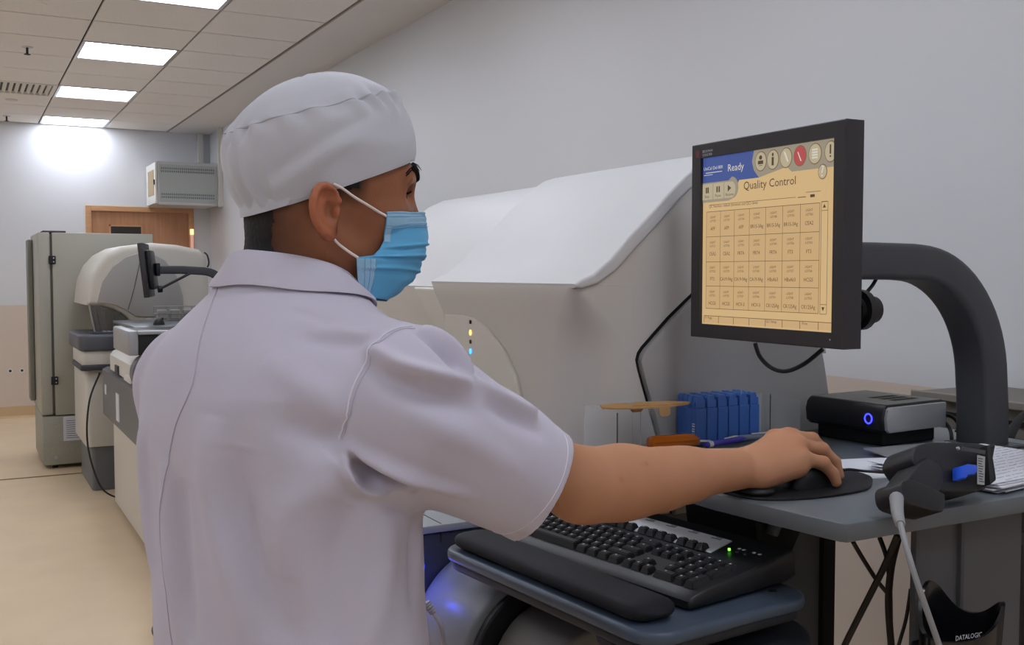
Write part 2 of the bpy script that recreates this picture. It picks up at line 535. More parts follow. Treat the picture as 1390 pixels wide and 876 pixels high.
# ---------------- tall grey cabinet ----------------
fx, fy = 0.545, 8.28
fr = thing('tall_cabinet', 'tall grey-green laboratory refrigerator cabinet by the back wall, door hinged at left', 'cabinet', (0.93, 8.75, 0))
obj('body', box(BM(), fx + 0.06, 1.315, fy, fy + 0.85, 0.40, 1.757, 0.006, 2), M_FRIDGE, fr)
obj('base_panel', box(BM(), fx - 0.03, 1.315, fy - 0.004, fy + 0.85, 0.03, 0.392, 0.006, 2), M_FRIDGE2, fr)
dr = obj('door', box(BM(), fx - 0.035, fx + 0.045, fy + 0.004, fy + 0.86, 0.405, 1.757, 0.01, 2), M_FRIDGE, fr)
obj('handle', box(BM(), fx - 0.075, fx - 0.036, fy + 0.60, fy + 0.8, 0.45, 1.72, 0.01, 2), mat('fridge_edge', '7E7F78', 0.5), dr)
obj('gasket', box(BM(), fx + 0.045, fx + 0.06, fy + 0.015, fy + 0.84, 0.415, 1.745), mat('gasket', '55534C', 0.7), fr, smooth=0)
for zz in (1.555, 0.66):
    h = obj('hinge', box(BM(), fx + 0.035, fx + 0.082, fy - 0.012, fy + 0.006, zz - 0.03, zz + 0.03, 0.003, 1), M_BLACK, fr)
    bm = BM()
    for s in (-0.014, 0.014): cyl(bm, (fx + 0.068, fy - 0.015, zz + s), (fx + 0.068, fy - 0.012, zz + s), 0.005, 8)
    obj('screw', bm, M_ALU, h)
for zz in (0.345, 0.085):
    obj('screw', cyl(BM(), (0.60, fy - 0.009, zz), (0.60, fy - 0.003, zz), 0.014, 12), M_SILVER, fr)
obj('top_hinge_cover', box(BM(), fx, fx + 0.16, fy + 0.05, fy + 0.25, 1.757, 1.772, 0.003, 1), M_DARK, fr)
lb = obj('data_label', box(BM(), 0.655, 0.79, fy - 0.0065, fy - 0.0042, 0.205, 0.385), M_PAPER, fr, smooth=0)
bm = BM()
for k in range(9):
    box(bm, 0.675, 0.77 - 0.01 * (k % 3), fy - 0.0072, fy - 0.0064, 0.225 + k * 0.016, 0.2285 + k * 0.016)
obj('print_lines', bm, M_INK, lb, smooth=0)
for a in ((0.6, 8.35), (1.25, 8.35), (0.6, 9.05), (1.25, 9.05)):
    obj('foot', cyl(BM(), (a[0], a[1], 0), (a[0], a[1], 0.035), 0.02, 12), M_BLACK, fr)
# ---------------- far analyser with the rounded hood ----------------
fa = thing('rounded_analyser', 'far white analyser with a tall rounded dome hood beside the grey cabinet', 'analyser', (1.15, 7.7, 0))
y0, y1 = 7.30, 8.20
prof = [(0.735, 1.245), (0.745, 1.34)] + [(0.758, 1.414), (0.80, 1.51), (0.866, 1.585), (0.96, 1.638), (1.148, 1.664), (1.317, 1.652), (1.47, 1.622), (1.52, 1.57), (1.533, 1.48), (1.533, 0.30),
        (1.02, 0.30), (1.02, 1.12)] + [(1.0, 1.135), (0.96, 1.18), (0.90, 1.215), (0.83, 1.236)]
obj('hood', prism(BM(), prof, 'y', y0, y1, 0.045, 4), M_HOODC, fa, smooth=40)
# slightly recessed looking side shield: an arch panel proud of the side
arch = [(0.80, 1.26), (0.835, 1.40), (0.90, 1.50), (0.98, 1.565), (1.08, 1.598), (1.16, 1.588), (1.24, 1.54), (1.31, 1.44), (1.35, 1.30), (1.36, 1.16), (1.10, 1.16), (1.04, 1.165), (0.99, 1.20), (0.92, 1.24), (0.86, 1.255)]
obj('side_shield', prism(BM(), arch, 'y', y0 - 0.022, y0 + 0.01, 0.008, 2), M_HOODG, fa, smooth=40)
obj('shield_seam', tube(BM(), [(1.075, y0 - 0.024, 1.55), (1.03, y0 - 0.024, 1.35), (0.99, y0 - 0.024, 1.21)], 0.002, 6), M_DARK, fa)
obj('side_panel', box(BM(), 1.10, 1.515, y0 - 0.012, y0 + 0.01, 0.32, 1.16, 0.006, 2), M_HOODG, fa)
obj('rear_grip', tube(BM(), spline([(1.50, y0 - 0.01, 1.60), (1.515, y0 - 0.03, 1.58), (1.525, y0 - 0.03, 1.53), (1.52, y0 - 0.01, 1.50)]), 0.006, 8), M_DARK, fa)
obj('interior', box(BM(), 0.86, 1.03, y0 + 0.05, y1 - 0.05, 1.05, 1.22), M_DARK, fa, smooth=0)
win = obj('window', prism(BM(), [(0.757, 1.245), (0.83, 1.236), (0.90, 1.215), (0.96, 1.18), (1.0, 1.135), (0.98, 1.07), (0.79, 1.07)], 'y', y0 + 0.005, y0 + 0.012), mat('smoked_pane', '6B6862', 0.1, alpha=0.55), fa, smooth=0)
for xx in (0.765, 0.80, 0.835):
    obj('strut', tube(BM(), [(xx - 0.01, y0 + 0.03, 1.25), (xx + 0.025, y0 + 0.03, 1.05)], 0.008, 8), M_HOODG, fa)
bm = BM()
for xx, h in ((0.89, 0.1), (0.915, 0.13), (0.95, 0.15), (0.975, 0.11)): cyl(bm, (xx, y0 + 0.03, 1.06), (xx, y0 + 0.03, 1.06 + h), 0.007, 8)
box(bm, 0.91, 0.98, y0 + 0.02, y0 + 0.06, 1.12, 1.17, 0.004, 1)
obj('probe', bm, M_BLACK, fa)
obj('tray', prism(BM(), rrect(0.672, 1.02, y0 - 0.10, y0 + 0.62, 0.05), 'z', 0.945, 1.055, 0.02, 3), mat('slate_tray', '55575F', 0.45), fa)
bm = BM()
obj('tray_well', prism(BM(), rrect(0.76, 0.98, y0 - 0.07, y0 + 0.2, 0.03), 'z', 1.05, 1.068, 0.005, 2), mat('slate_well', '3A3F50', 0.5), fa)
bm = BM()
for k in range(5): box(bm, 0.83 + k * 0.028, 0.85 + k * 0.028, y0 - 0.06, y0 + 0.02, 1.066, 1.074, 0.002, 1)
obj('reagent_slot', bm, M_SILVER, fa)
obj('front_panel', prism(BM(), rrect(0.692, 1.0, y0 - 0.075, y0 + 0.55, 0.03), 'z', 0.85, 0.945, 0.006, 2), M_HOODC, fa)
obj('bumper', prism(BM(), rrect(0.682, 1.0, y0 - 0.085, y0 + 0.5, 0.03), 'z', 0.815, 0.855, 0.01, 2), M_DARK, fa)
obj('pedestal', prism(BM(), rrect(0.715, 1.5, y0 - 0.02, y0 + 0.75, 0.035), 'z', 0.30, 0.82, 0.005, 2), M_HOODC, fa)
obj('plinth', prism(BM(), rrect(0.75, 1.5, y0 + 0.01, y0 + 0.72, 0.03), 'z', 0.0, 0.30, 0.004, 1), M_BODYG, fa)
obj('badge', box(BM(), 0.735, 0.742, y0 - 0.012, y0 + 0.02, 1.255, 1.265), M_ALU, fa)
tag(obj('floor_cable', tube(BM(), spline([(0.80, 7.22, 0.80), (0.72, 7.12, 0.62), (0.70, 7.05, 0.35), (0.76, 6.95, 0.10), (0.86, 6.90, 0.02), (0.90, 6.9, 0.006)]), 0.006, 8), M_CABLE, origin=(0.8, 7.0, 0.0)),
    'thin black cable hanging in a loop down to the floor beside the far analyser', 'cable')

# ---------------- analyser of the middle distance ----------------
ma = thing('bench_analyser', 'low white-fronted analyser with grey band in the middle distance, left of the person', 'analyser', (1.3, 5.5, 0))
obj('front_panel', box(BM(), 0.825, 0.86, 4.1, 6.78, 0.03, 0.58, 0.004, 1), mat('panel_off_white', 'D0CCC2', 0.45), ma)
obj('band', prism(BM(), [(0.79, 0.56), (0.79, 0.845), (0.82, 0.86), (0.90, 0.86), (0.90, 0.56)], 'y', 4.1, 7.0, 0.004, 1), M_BODYG, ma)
obj('cabinet', box(BM(), 0.86, 1.75, 4.1, 6.95, 0.03, 0.95, 0.004, 1), M_HOODG, ma)
obj('plinth', box(BM(), 0.88, 1.7, 4.15, 6.8, 0.0, 0.03), M_BLACKM, ma, smooth=0)
bm = BM(); box(bm, 0.786, 0.79, 6.80, 6.86, 0.70, 0.76); 
obj('sticker', bm, M_PAPER, ma, smooth=0)
obj('sticker', box(BM(), 0.786, 0.79, 6.22, 6.34, 0.60, 0.76), M_PAPER, ma, smooth=0)
obj('loader_cover', prism(BM(), [(0.80, 0.87), (0.80, 0.96), (0.82, 0.985), (1.06, 1.09), (1.20, 1.09), (1.20, 0.87)], 'y', 5.75, 6.70, 0.02, 3), M_WHITEP, ma)
obj('cover_notch', box(BM(), 0.79, 0.81, 6.28, 6.40, 0.87, 0.92), M_DARK, ma, smooth=0)
obj('side_drum', tube(BM(), [(0.845, 5.45, 0.955), (0.845, 5.385, 0.955)], [0.102, 0.098], 32), M_BODYG, ma)
obj('paper_tray', box(BM(), 0.78, 0.86, 5.7, 5.95, 0.87, 0.90, 0.006, 2), M_WHITEP, ma)
bx = obj('dark_drawer', box(BM(), 0.776, 1.55, 5.40, 5.9, 1.045, 1.162, 0.01, 2), M_BLACK, ma)
obj('side_plate', box(BM(), 0.730, 0.780, 5.385, 5.95, 1.045, 1.170, 0.01, 2), M_SILVER, ma)
obj('drawer_support', box(BM(), 0.90, 1.5, 5.45, 5.9, 0.94, 1.046), M_DARK, ma, smooth=0)
obj('top_bar', box(BM(), 0.776, 1.55, 5.37, 5.41, 1.150, 1.170, 0.006, 2), M_SILVER, ma)
obj('shelf', box(BM(), 0.86, 1.65, 6.05, 7.0, 1.135, 1.155, 0.004, 2), M_DESK, ma)
obj('shelf_support', box(BM(), 0.98, 1.6, 6.15, 6.9, 0.95, 1.135), M_DARK, ma, smooth=0)
# things on the far shelf
for (x, y, l) in ((1.02, 6.25, 'small black computer mouse at the left on the far shelf'), (1.25, 6.30, 'black computer mouse under the far monitor, beside the wire rack')):
    V = []; nu, nv = 16, 7
    s = 0.6 if x < 1.1 else 1.0
    for j in range(nv):
        a = math.pi / 2 * j / (nv - 1)
        for i in range(nu):
            p = 2 * math.pi * i / nu
            V.append((x + s * 0.055 * math.cos(p) * math.cos(a), y + s * 0.033 * math.sin(p) * math.cos(a), 1.155 + 0.038 * math.sin(a)))
    t = thing('computer_mouse', l, 'mouse', (x, y, 1.155), 'mice on the far shelf')
    obj_np('shell', V, grid_faces(nu, nv, True) + [tuple(range(nu))[::-1]], M_BLACK, t)
    obj('wheel', cyl(BM(), (x + 0.02, y - 0.003, 1.19), (x + 0.02, y + 0.003, 1.19), 0.008, 10), M_DARK, t)
wr = thing('wire_rack', 'grey test tube rack standing on the far shelf', 'rack', (1.35, 6.80, 1.156))
bm = BM()
x0, x1, ya, yb = 1.09, 1.64, 6.76, 6.86
for zz in (1.162, 1.20, 1.245):
    for yy in (ya, yb): cyl(bm, (x0, yy, zz), (x1, yy, zz), 0.003, 6)
    for k in range(8):
        xx = x0 + k * (x1 - x0) / 7
        cyl(bm, (xx, ya, zz), (xx, yb, zz), 0.003, 6)
for k in range(8):
    xx = x0 + k * (x1 - x0) / 7
    for yy in (ya, yb): cyl(bm, (xx, yy, 1.156), (xx, yy, 1.248), 0.003, 6)
obj('wire_frame', bm, M_HOODG, wr)
for k in range(7):
    xx = x0 + (k + 0.5) * (x1 - x0) / 7
    obj('tube_block', box(BM(), xx - 0.03, xx + 0.03, ya + 0.015, yb - 0.015, 1.165, 1.225, 0.005, 1), mat('rack_block', 'A9A7A2', 0.5) if k == 0 else bpy.data.materials['rack_block'], wr)
tag(obj('paper_sheet', obox(BM(), (1.45, 6.22, 1.1565), (0.28, 0.2, 0.002), yaw=0.3), M_PAPER, origin=(1.45, 6.22, 1.155)), 'white sheet of paper on the far shelf behind the shoulder', 'paper')

# far monitor on its arm
fm = thing('far_monitor', 'small black monitor in the distance seen edge-on from behind', 'monitor', (1.02, 6.62, 1.32))
b2 = BM(); box(b2, -0.02, 0.012, -0.19, 0.19, -0.165, 0.165, 0.005, 2)
b3 = BM(); box(b3, 0.012, 0.045, -0.14, 0.14, -0.12, 0.12, 0.012, 2)
Mx = Matrix.Translation((1.015, 6.62, 1.475)) @ Euler((0, math.radians(-6), math.radians(-14)), 'XYZ').to_matrix().to_4x4()
b2.transform(Mx); b3.transform(Mx)
obj('bezel', b2, M_BEZEL, fm); obj('back_shell', b3, M_BLACK, fm)
b4 = BM(); box(b4, -0.0215, -0.0195, -0.17, 0.17, -0.145, 0.145); b4.transform(Mx); obj('screen', b4, mat('far_screen', 'D8C28C', 0.3, emit=0.7), fm, smooth=0)
obj('hinge', cyl(BM(), (1.075, 6.60, 1.36), (1.10, 6.60, 1.36), 0.022, 12), M_BLACK, fm)
ar = thing('gooseneck_stand', 'grey curved support arm carrying the far monitor', 'monitor arm', (1.50, 6.62, 1.155))
path = [(1.08, 6.60, 1.478), (1.22, 6.60, 1.478), (1.32, 6.60, 1.472)] + [(p[0], 6.60, p[1]) for p in arc(1.34, 1.31, 0.16, 0.16, 85, 5, 8)] + [(1.50, 6.60, 1.158)]
obj('curved_tube', sweep_rect(BM(), path, 0.055, 0.05, (0, 1, 0)), M_ARM, ar, smooth=40)
obj('stay_rod', cyl(BM(), (1.08, 6.57, 1.36), (1.26, 6.57, 1.455), 0.008, 8), M_BLACK, ar)
obj('mount', box(BM(), 1.06, 1.085, 6.56, 6.64, 1.44, 1.52, 0.006, 2), M_BLACK, ar)
# ---------------- the big analyser along the wall ----------------
A = thing('large_analyser', 'large white and grey sloping-hood analyser along the right wall behind the desk', 'analyser', (1.25, 2.2, 0))
YN = 1.51
# near hood: profile in X-Z, front lip at left
hood = [(0.925, 1.441), (0.938, 1.449), (0.962, 1.458), (0.998, 1.484), (1.036, 1.522), (1.091, 1.572), (1.131, 1.610), (1.184, 1.655), (1.215, 1.675), (1.245, 1.684), (1.30, 1.684),
        (1.40, 1.66), (1.45, 1.60), (1.50, 1.40), (1.515, 1.30), (1.495, 1.30), (1.48, 1.40), (1.43, 1.585), (1.39, 1.635), (1.30, 1.655), (1.245, 1.657), (1.225, 1.650), (1.200, 1.634), (1.147, 1.591), (1.107, 1.552), (1.052, 1.502), (1.012, 1.464), (0.972, 1.440), (0.940, 1.432), (0.926, 1.434)]
obj('hood', prism(BM(), [(x, z) for x, z in hood], 'y', YN - 0.018, 2.10, 0.014, 5), M_HOODW, A, smooth=28)
# body under the hood: rounded near corner, stepping in below the hood lip
M_BODYC = mat('analyser_body', 'C3BFBA', 0.46, bump=0.10, bscale=600)
V = []; lev = [(1.02, 0.942, 0.12), (1.20, 0.941, 0.115), (1.30, 0.940, 0.105), (1.345, 0.938, 0.09), (1.375, 0.932, 0.07), (1.405, 0.927, 0.045), (1.428, 0.924, 0.022), (1.440, 0.926, 0.012)]
nseg = 12
for z, xf, r in lev:
    ring = [(1.055, YN - 0.012)] + [(xf + r - r * math.sin(math.radians(90 * k / nseg)), YN - 0.012 + r - r * math.cos(math.radians(90 * k / nseg))) for k in range(nseg + 1)]
    lend = 2.05 + (0.045 * max(0, (z - 1.375) / 0.065) if z > 1.375 else 0)
    ring += [(xf, 1.80), (xf, lend), (1.055, lend)]
    V += [(x, y, z) for x, y in ring]
nr = len(ring)
obj_np('front_body', V, grid_faces(nr, len(lev), True) + [tuple(range((len(lev) - 1) * nr, len(lev) * nr))], M_BODYC, A, smooth=50)
# the side wall with a groove running down it
side = [(1.05, 1.02), (1.05, 1.508), (1.093, 1.558), (1.133, 1.596), (1.186, 1.641), (1.217, 1.660), (1.30, 1.665), (1.35, 1.65)]
groove = [(1.197, 1.436), (1.125, 1.380), (1.068, 1.328), (1.060, 1.318), (1.056, 1.305), (1.060, 1.288), (1.070, 1.258), (1.090, 1.20), (1.110, 1.14), (1.135, 1.02)]
upper = [(0.945, 1.436), (0.950, 1.444), (0.966, 1.452), (0.999, 1.474), (1.038, 1.512), (1.093, 1.560), (1.093, 1.436)]
obj('side_upper', prism(BM(), upper, 'y', YN - 0.0122, YN + 0.02, 0.0008, 1), M_BODYC, A, smooth=28)
gl = [(1.275, 1.497)] + groove
obj('side_panel', prism(BM(), side + [(1.38, 1.58)] + gl, 'y', YN - 0.0121, YN + 0.02, 0.001, 1), M_BODYC, A, smooth=28)
gr = [(x + 0.011, z - 0.004) for x, z in gl]
obj('rear_side_panel', prism(BM(), gr[::-1] + [(1.39, 1.575), (1.42, 1.55), (1.485, 1.38), (1.513, 1.28), (1.530, 1.20), (1.545, 1.14), (1.55, 1.02)], 'y', YN - 0.016, YN + 0.02, 0.006, 2), M_HOODG, A, smooth=28)
obj('groove', prism(BM(), [(x - 0.004, z) for x, z in gl] + [(x + 0.016, z - 0.006) for x, z in gl[::-1]], 'y', YN - 0.004, YN + 0.01), M_BLACKM, A, smooth=0)
obj('hood_filler', prism(BM(), [(1.06, 1.30), (1.06, 1.505), (1.10, 1.545), (1.20, 1.63), (1.30, 1.65), (1.39, 1.63), (1.43, 1.58), (1.48, 1.40), (1.49, 1.30)], 'y', YN + 0.01, 2.095), M_HOODG, A, smooth=0)
# rounded cheek of the front, with the status lamps
ck = [(2.044, 1.05), (2.044, 1.372), (1.955, 1.374), (1.90, 1.368), (1.84, 1.350), (1.77, 1.310), (1.72, 1.262), (1.69, 1.20), (1.68, 1.05)]
obj('cheek', prism(BM(), ck, 'x', 0.932, 0.95, 0.006, 4), M_HOODC, A)
for zz, nm, mt in ((1.362, 'status_lamp', M_BLACK), (1.340, 'status_lamp', mat('led_yellow', 'FFD25A', 0.4, emit=2.0)), (1.321, 'status_lamp', M_BLACK), (1.301, 'status_lamp', mat('led_sky_blue', '2FA0FF', 0.4, emit=2.2))):
    hz = 0.0042 if mt is M_BLACK else 0.0055
    bm = BM()
    prism(bm, [(1.911 + 0.0032 * math.cos(a), zz - 0.004 + hz * math.sin(a)) for a in [2 * math.pi * k / 14 for k in range(14)]], 'x', 0.9295, 0.934)
    obj(nm, bm, mt, A, label={1.340: 'yellow glowing status lamp', 1.301: 'sky blue glowing status lamp'}.get(zz, 'unlit dark status lamp'))
# far hood segment, set a little back
def fprof(t):
    return [(0.985, 1.20), (0.99, 1.40), (0.985, 1.428), (1.0, 1.442), (1.03, 1.475), (1.07, 1.52), (1.12, 1.575), (1.17, 1.620), (1.215, 1.652), (1.26, 1.672), (1.31, 1.675), (1.40, 1.65), (1.45, 1.60), (1.50, 1.40), (1.515, 1.20)]
obj('far_hood', prism(BM(), fprof(0), 'y', 2.10, 2.80, 0.05, 5), M_HOODW, A, smooth=28)
obj('far_front', prism(BM(), [(0.985, 1.02), (0.985, 1.426), (1.10, 1.426), (1.10, 1.02)], 'y', 2.07, 2.82, 0.012, 3), M_HOODC, A)
obj('far_flank', prism(BM(), [(2.09, 1.425), (2.30, 1.425), (2.22, 1.36), (2.12, 1.16), (2.09, 1.05)], 'x', 0.965, 0.99, 0.008, 3), M_HOODC, A)
obj('back_shell', box(BM(), 1.10, 1.53, YN + 0.02, 2.82, 0.9, 1.3, 0.01, 2), M_HOODG, A)
# lower carcass
obj('carcass', box(BM(), 1.0, 1.55, YN, 2.85, 0.12, 1.04, 0.006, 2), M_BODYG, A)
obj('rear_strip', box(BM(), 1.52, 1.552, YN - 0.012, YN + 0.0, 0.2, 1.12), M_BLACKM, A, smooth=0)
for a in ((1.08, 1.56), (1.5, 1.56), (1.08, 2.78), (1.5, 2.78)):
    obj('foot', box(BM(), a[0] - 0.05, a[0] + 0.05, a[1] - 0.04, a[1] + 0.04, 0.0, 0.125, 0.012, 2), M_LEG, A)
# front deck (light grey top) and its face, shade put into a dark colour
M_DECK = mat('deck_grey', '878C90', 0.4, bump=0.05, bscale=900)
M_DECKSH = mat('deck_face_shaded', '33363E', 0.55)
obj('deck_top', box(BM(), 0.655, 1.02, 1.576, 2.60, 1.018, 1.032, 0.004, 2), M_DECK, A)
obj('deck_seam', box(BM(), 0.7125, 0.7145, 1.58, 2.59, 1.0, 1.0326), M_BLACK, A, smooth=0)
obj('deck_body', box(BM(), 0.662, 1.02, 1.582, 2.60, 0.12, 1.018, 0.004, 1), M_DECKSH, A)
# big curved waste cover in front of it
cx, cz, r = 0.845, 0.75, 0.165
cov = [(cx, cz + r)] + arc(cx, cz + 0.02, r, r * 1.15, 95, 172, 12) + [(0.68, 0.745), (0.69, 0.74), (cx, 0.74)]
cov = [(0.90, 0.988)] + arc(0.80, 0.845, 0.140, 0.143, 88, 178, 14) + [(0.662, 0.822), (0.672, 0.817), (0.90, 0.817)]
M_COV = mat('curved_cover_grey', '7C8085', 0.36, bump=0.06, bscale=900)
obj('curved_cover', prism(BM(), cov, 'y', 1.385, 1.581, 0.012, 3), M_COV, A, smooth=40)
lowc = [(0.90, 0.815), (0.675, 0.815), (0.69, 0.30), (0.90, 0.30)]
obj('lower_cover', prism(BM(), lowc, 'y', 1.390, 1.581, 0.006, 2), M_DECKSH, A)
obj('cover_end', prism(BM(), [(0.93, 0.978)] + arc(0.80, 0.845, 0.130, 0.132, 88, 178, 12) + [(0.670, 0.32), (0.93, 0.32)], 'y', 1.370, 1.387, 0.003, 1), M_BLACK, A, smooth=40)
obj('waste_drum', prism(BM(), arc(0.80, 0.83, 0.105, 0.12, 0, 180, 18) + [(0.695, 0.32), (0.905, 0.32)], 'y', 1.22, 1.370, 0.008, 3), mat('drum_olive_grey', '6A6862', 0.5), A, smooth=40)
obj('underside', box(BM(), 0.93, 1.02, 1.25, 1.58, 0.3, 0.96), M_BLACKM, A, smooth=0)
# tiny blue lamp that lights the cover
bl = obj('blue_lamp', box(BM(), 0.672, 0.680, 1.575, 1.582, 0.960, 0.968), M_GLOWB, A, smooth=0)
bl['label'] = 'small blue lamp shining on the curved cover'
ld = bpy.data.lights.new('blue_glow', 'POINT'); ld.energy = 0.14; ld.color = (0.05, 0.08, 1.0); ld.shadow_soft_size = 0.008
lo = bpy.data.objects.new('blue_glow', ld); C.objects.link(lo); lo.location = (0.640, 1.550, 0.950)
# ---------------- desk bolted to the analyser ----------------
D = thing('side_desk', 'grey laminate shelf desk standing in front of the large analyser at right', 'desk', (1.3, 1.2, 0))
DZ = 1.15
top = [(0.952, 0.915), (0.958, 0.905), (1.73, 0.905), (1.73, 1.49), (0.925, 1.49), (0.925, 1.12)]
obj('desk_top', prism(BM(), top, 'z', DZ - 0.024, DZ, 0.0025, 2), M_DESK, D)
obj('support_post', box(BM(), 1.180, 1.325, 0.985, 1.0, 0.88, DZ - 0.024, 0.003, 1), M_LEG, D)
obj('support_post', box(BM(), 1.262, 1.395, 0.975, 1.0, 0.0, DZ - 0.024, 0.003, 1), M_LEG, D)
obj('post_foot_plate', box(BM(), 1.17, 1.42, 0.96, 1.01, 0.868, 0.884, 0.004, 1), M_LEG, D)
obj('rear_post', box(BM(), 1.54, 1.66, 1.15, 1.25, 0.0, DZ - 0.024, 0.003, 1), M_LEG, D)
obj('back_post', box(BM(), 1.62, 1.70, 1.02, 1.08, 0.0, DZ - 0.024, 0.003, 1), M_DARK, D)
obj('gas_strut', cyl(BM(), (1.475, 1.06, 0.0), (1.475, 1.06, DZ - 0.024), 0.030, 16), M_BLACK, D)
obj('strut_collar', cyl(BM(), (1.475, 1.06, 1.03), (1.475, 1.06, 1.05), 0.034, 16), M_DARK, D)
obj('tray_bracket', prism(BM(), [(1.055, 1.105), (1.18, 1.105), (1.13, 1.02), (1.07, 1.0)], 'y', 1.18, 1.36, 0.004, 1), M_BLACK, D)
obj('bracket_arm', obox(BM(), (1.145, 1.22, 1.105), (0.14, 0.16, 0.030), yaw=0.4, bev=0.006), M_BLACKM, D)
obj('bracket_clip', obox(BM(), (1.085, 1.17, 1.075), (0.012, 0.02, 0.03), pitch=0.5, bev=0.003), M_LEG, D)

# ---------------- keyboard tray ----------------
TZ = 1.03
yaw = math.radians(7.5)
T = thing('keyboard_tray', 'slate blue plastic keyboard tray with rounded corners in front of the desk', 'tray', (0.86, 1.22, TZ))
M_TRAY = mat('tray_slate', '445060', 0.38, bump=0.08, bscale=900)
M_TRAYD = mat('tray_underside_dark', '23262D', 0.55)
def rot(bm, c, a):
    bmesh.ops.rotate(bm, verts=bm.verts, cent=c, matrix=Matrix.Rotation(a, 3, 'Z'))
    return bm
ctr = Vector((0.705, 0.965, TZ))
def trayf(bm): return rot(bm, ctr, math.radians(6))
obj('tray_board', trayf(prism(BM(), rrect(0.705, 1.005, 0.965, 1.465, 0.045, 7), 'z', TZ - 0.017, TZ, 0.006, 3)), M_TRAY, T)
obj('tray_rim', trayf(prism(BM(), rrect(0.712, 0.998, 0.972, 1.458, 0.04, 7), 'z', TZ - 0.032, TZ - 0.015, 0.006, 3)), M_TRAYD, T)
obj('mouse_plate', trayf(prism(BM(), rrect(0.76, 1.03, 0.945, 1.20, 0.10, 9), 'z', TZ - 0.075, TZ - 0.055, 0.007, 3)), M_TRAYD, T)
obj('swing_arm', trayf(box(BM(), 0.90, 0.96, 1.08, 1.30, TZ - 0.06, TZ - 0.03, 0.006, 2)), M_BLACKM, T)
obj('screw_hole', trayf(cyl(BM(), (0.965, 1.01, TZ - 0.001), (0.965, 1.01, TZ + 0.0006), 0.006, 12)), M_BLACK, T)
obj('plate_foot', trayf(box(BM(), 0.96, 0.99, 1.14, 1.32, TZ - 0.03, TZ + 0.02, 0.004, 1)), M_BLACKM, T)
# cushioned wrist rest
wr_ = thing('wrist_rest', 'long dark navy padded wrist rest along the front of the keyboard tray', 'wrist rest', (0.74, 1.2, TZ))
V = []; nu, nv = 18, 40
for j in range(nv):
    t = j / (nv - 1)
    y = 0.995 + t * 0.455
    e = min(t, 1 - t) * 0.455
    s = 1.0 if e > 0.03 else math.sqrt(max(0.0, 1 - (1 - e / 0.03) ** 2)) * 0.999 + 0.001
    for i in range(nu):
        a = 2 * math.pi * i / nu
        ca, sa = math.cos(a), math.sin(a)
        V.append((0.752 + 0.036 * (s * 0.75 + 0.25) * math.copysign(abs(ca) ** 0.7, ca), y, TZ + 0.0125 + 0.0125 * (s * 0.8 + 0.2) * math.copysign(abs(sa) ** 0.7, sa)))
V = [tuple(ctr + Matrix.Rotation(math.radians(6), 3, 'Z') @ (Vector(v) - ctr)) for v in V]
obj_np('cushion', V, grid_faces(nu, nv, True) + [tuple(range(nu))[::-1], tuple(range((nv - 1) * nu, nv * nu))], mat('navy_leatherette', '0C0F18', 0.75, bump=0.3, bscale=700), wr_, smooth=60)

# ---------------- keyboard ----------------
K = thing('keyboard', 'black multimedia keyboard with silver strip behind the function keys', 'keyboard', (0.9, 1.22, TZ))
KO = Vector((0.803, 1.015, TZ)); KYAW = math.radians(8.5)
TILT = math.radians(5.5)
# local frame: a = along the row, 0 at the right end (towards -Y end) increasing to the user's left; b = away from the user; c = up
def kf(bm):
    M4 = Matrix.Translation(KO) @ Matrix.Rotation(KYAW, 4, 'Z') @ Matrix.Rotation(-TILT, 4, 'Y')
    bm.transform(M4)
    return bm
# in this frame x = away from user, y = towards user's left
prof = [(0.0, 0.004), (0.0, 0.014), (0.006, 0.019), (0.03, 0.022), (0.13, 0.024), (0.185, 0.030), (0.205, 0.030), (0.212, 0.024), (0.212, -0.010), (0.19, -0.014), (0.02, 0.001)]
obj('case', kf(prism(BM(), prof, 'y', 0.0, 0.452, 0.006, 3)), mat('keyboard_case', '191A1E', 0.42, bump=0.15, bscale=1200), K)
MSTRIP = mat('strip_silver', 'C6C8CE', 0.45, 0.1)
obj('function_strip', kf(prism(BM(), [(0.132, 0.0235), (0.135, 0.0265), (0.178, 0.0305), (0.180, 0.0285)], 'y', 0.085, 0.43, 0.001, 1)), MSTRIP, K)
bm = BM()
for k in range(7):
    box(bm, 0.170, 0.1715, 0.10 + k * 0.045, 0.118 + k * 0.045, 0.0302, 0.0306)
    box(bm, 0.174, 0.1752, 0.10 + k * 0.045, 0.112 + k * 0.045, 0.0306, 0.0310)
obj('strip_print', kf(bm), M_INK, K, smooth=0)
MKEY = mat('keycap_black', '1B1B1F', 0.38, bump=0.1, bscale=1500)
MLEG = mat('key_legend', 'C9CDD6', 0.6)
def key_mesh(w, d, h):
    b = BM()
    s = bmesh.ops.create_cube(b, size=1.0)['verts']
    for v in s:
        topv = v.co.z > 0
        ins = 0.0030 if topv else 0.0
        v.co = Vector((v.co.x * (d - 2 * ins) + (0.0008 if topv else 0), v.co.y * (w - 2 * ins * 0.9), h if topv else 0))
    es = [e for e in b.edges if e.verts[0].co.z > 0 or e.verts[1].co.z > 0]
    bmesh.ops.bevel(b, geom=es, offset=0.0012, segments=2, affect='EDGES')
    return b
PIT = 0.0187
cache = {}
legend = BM()
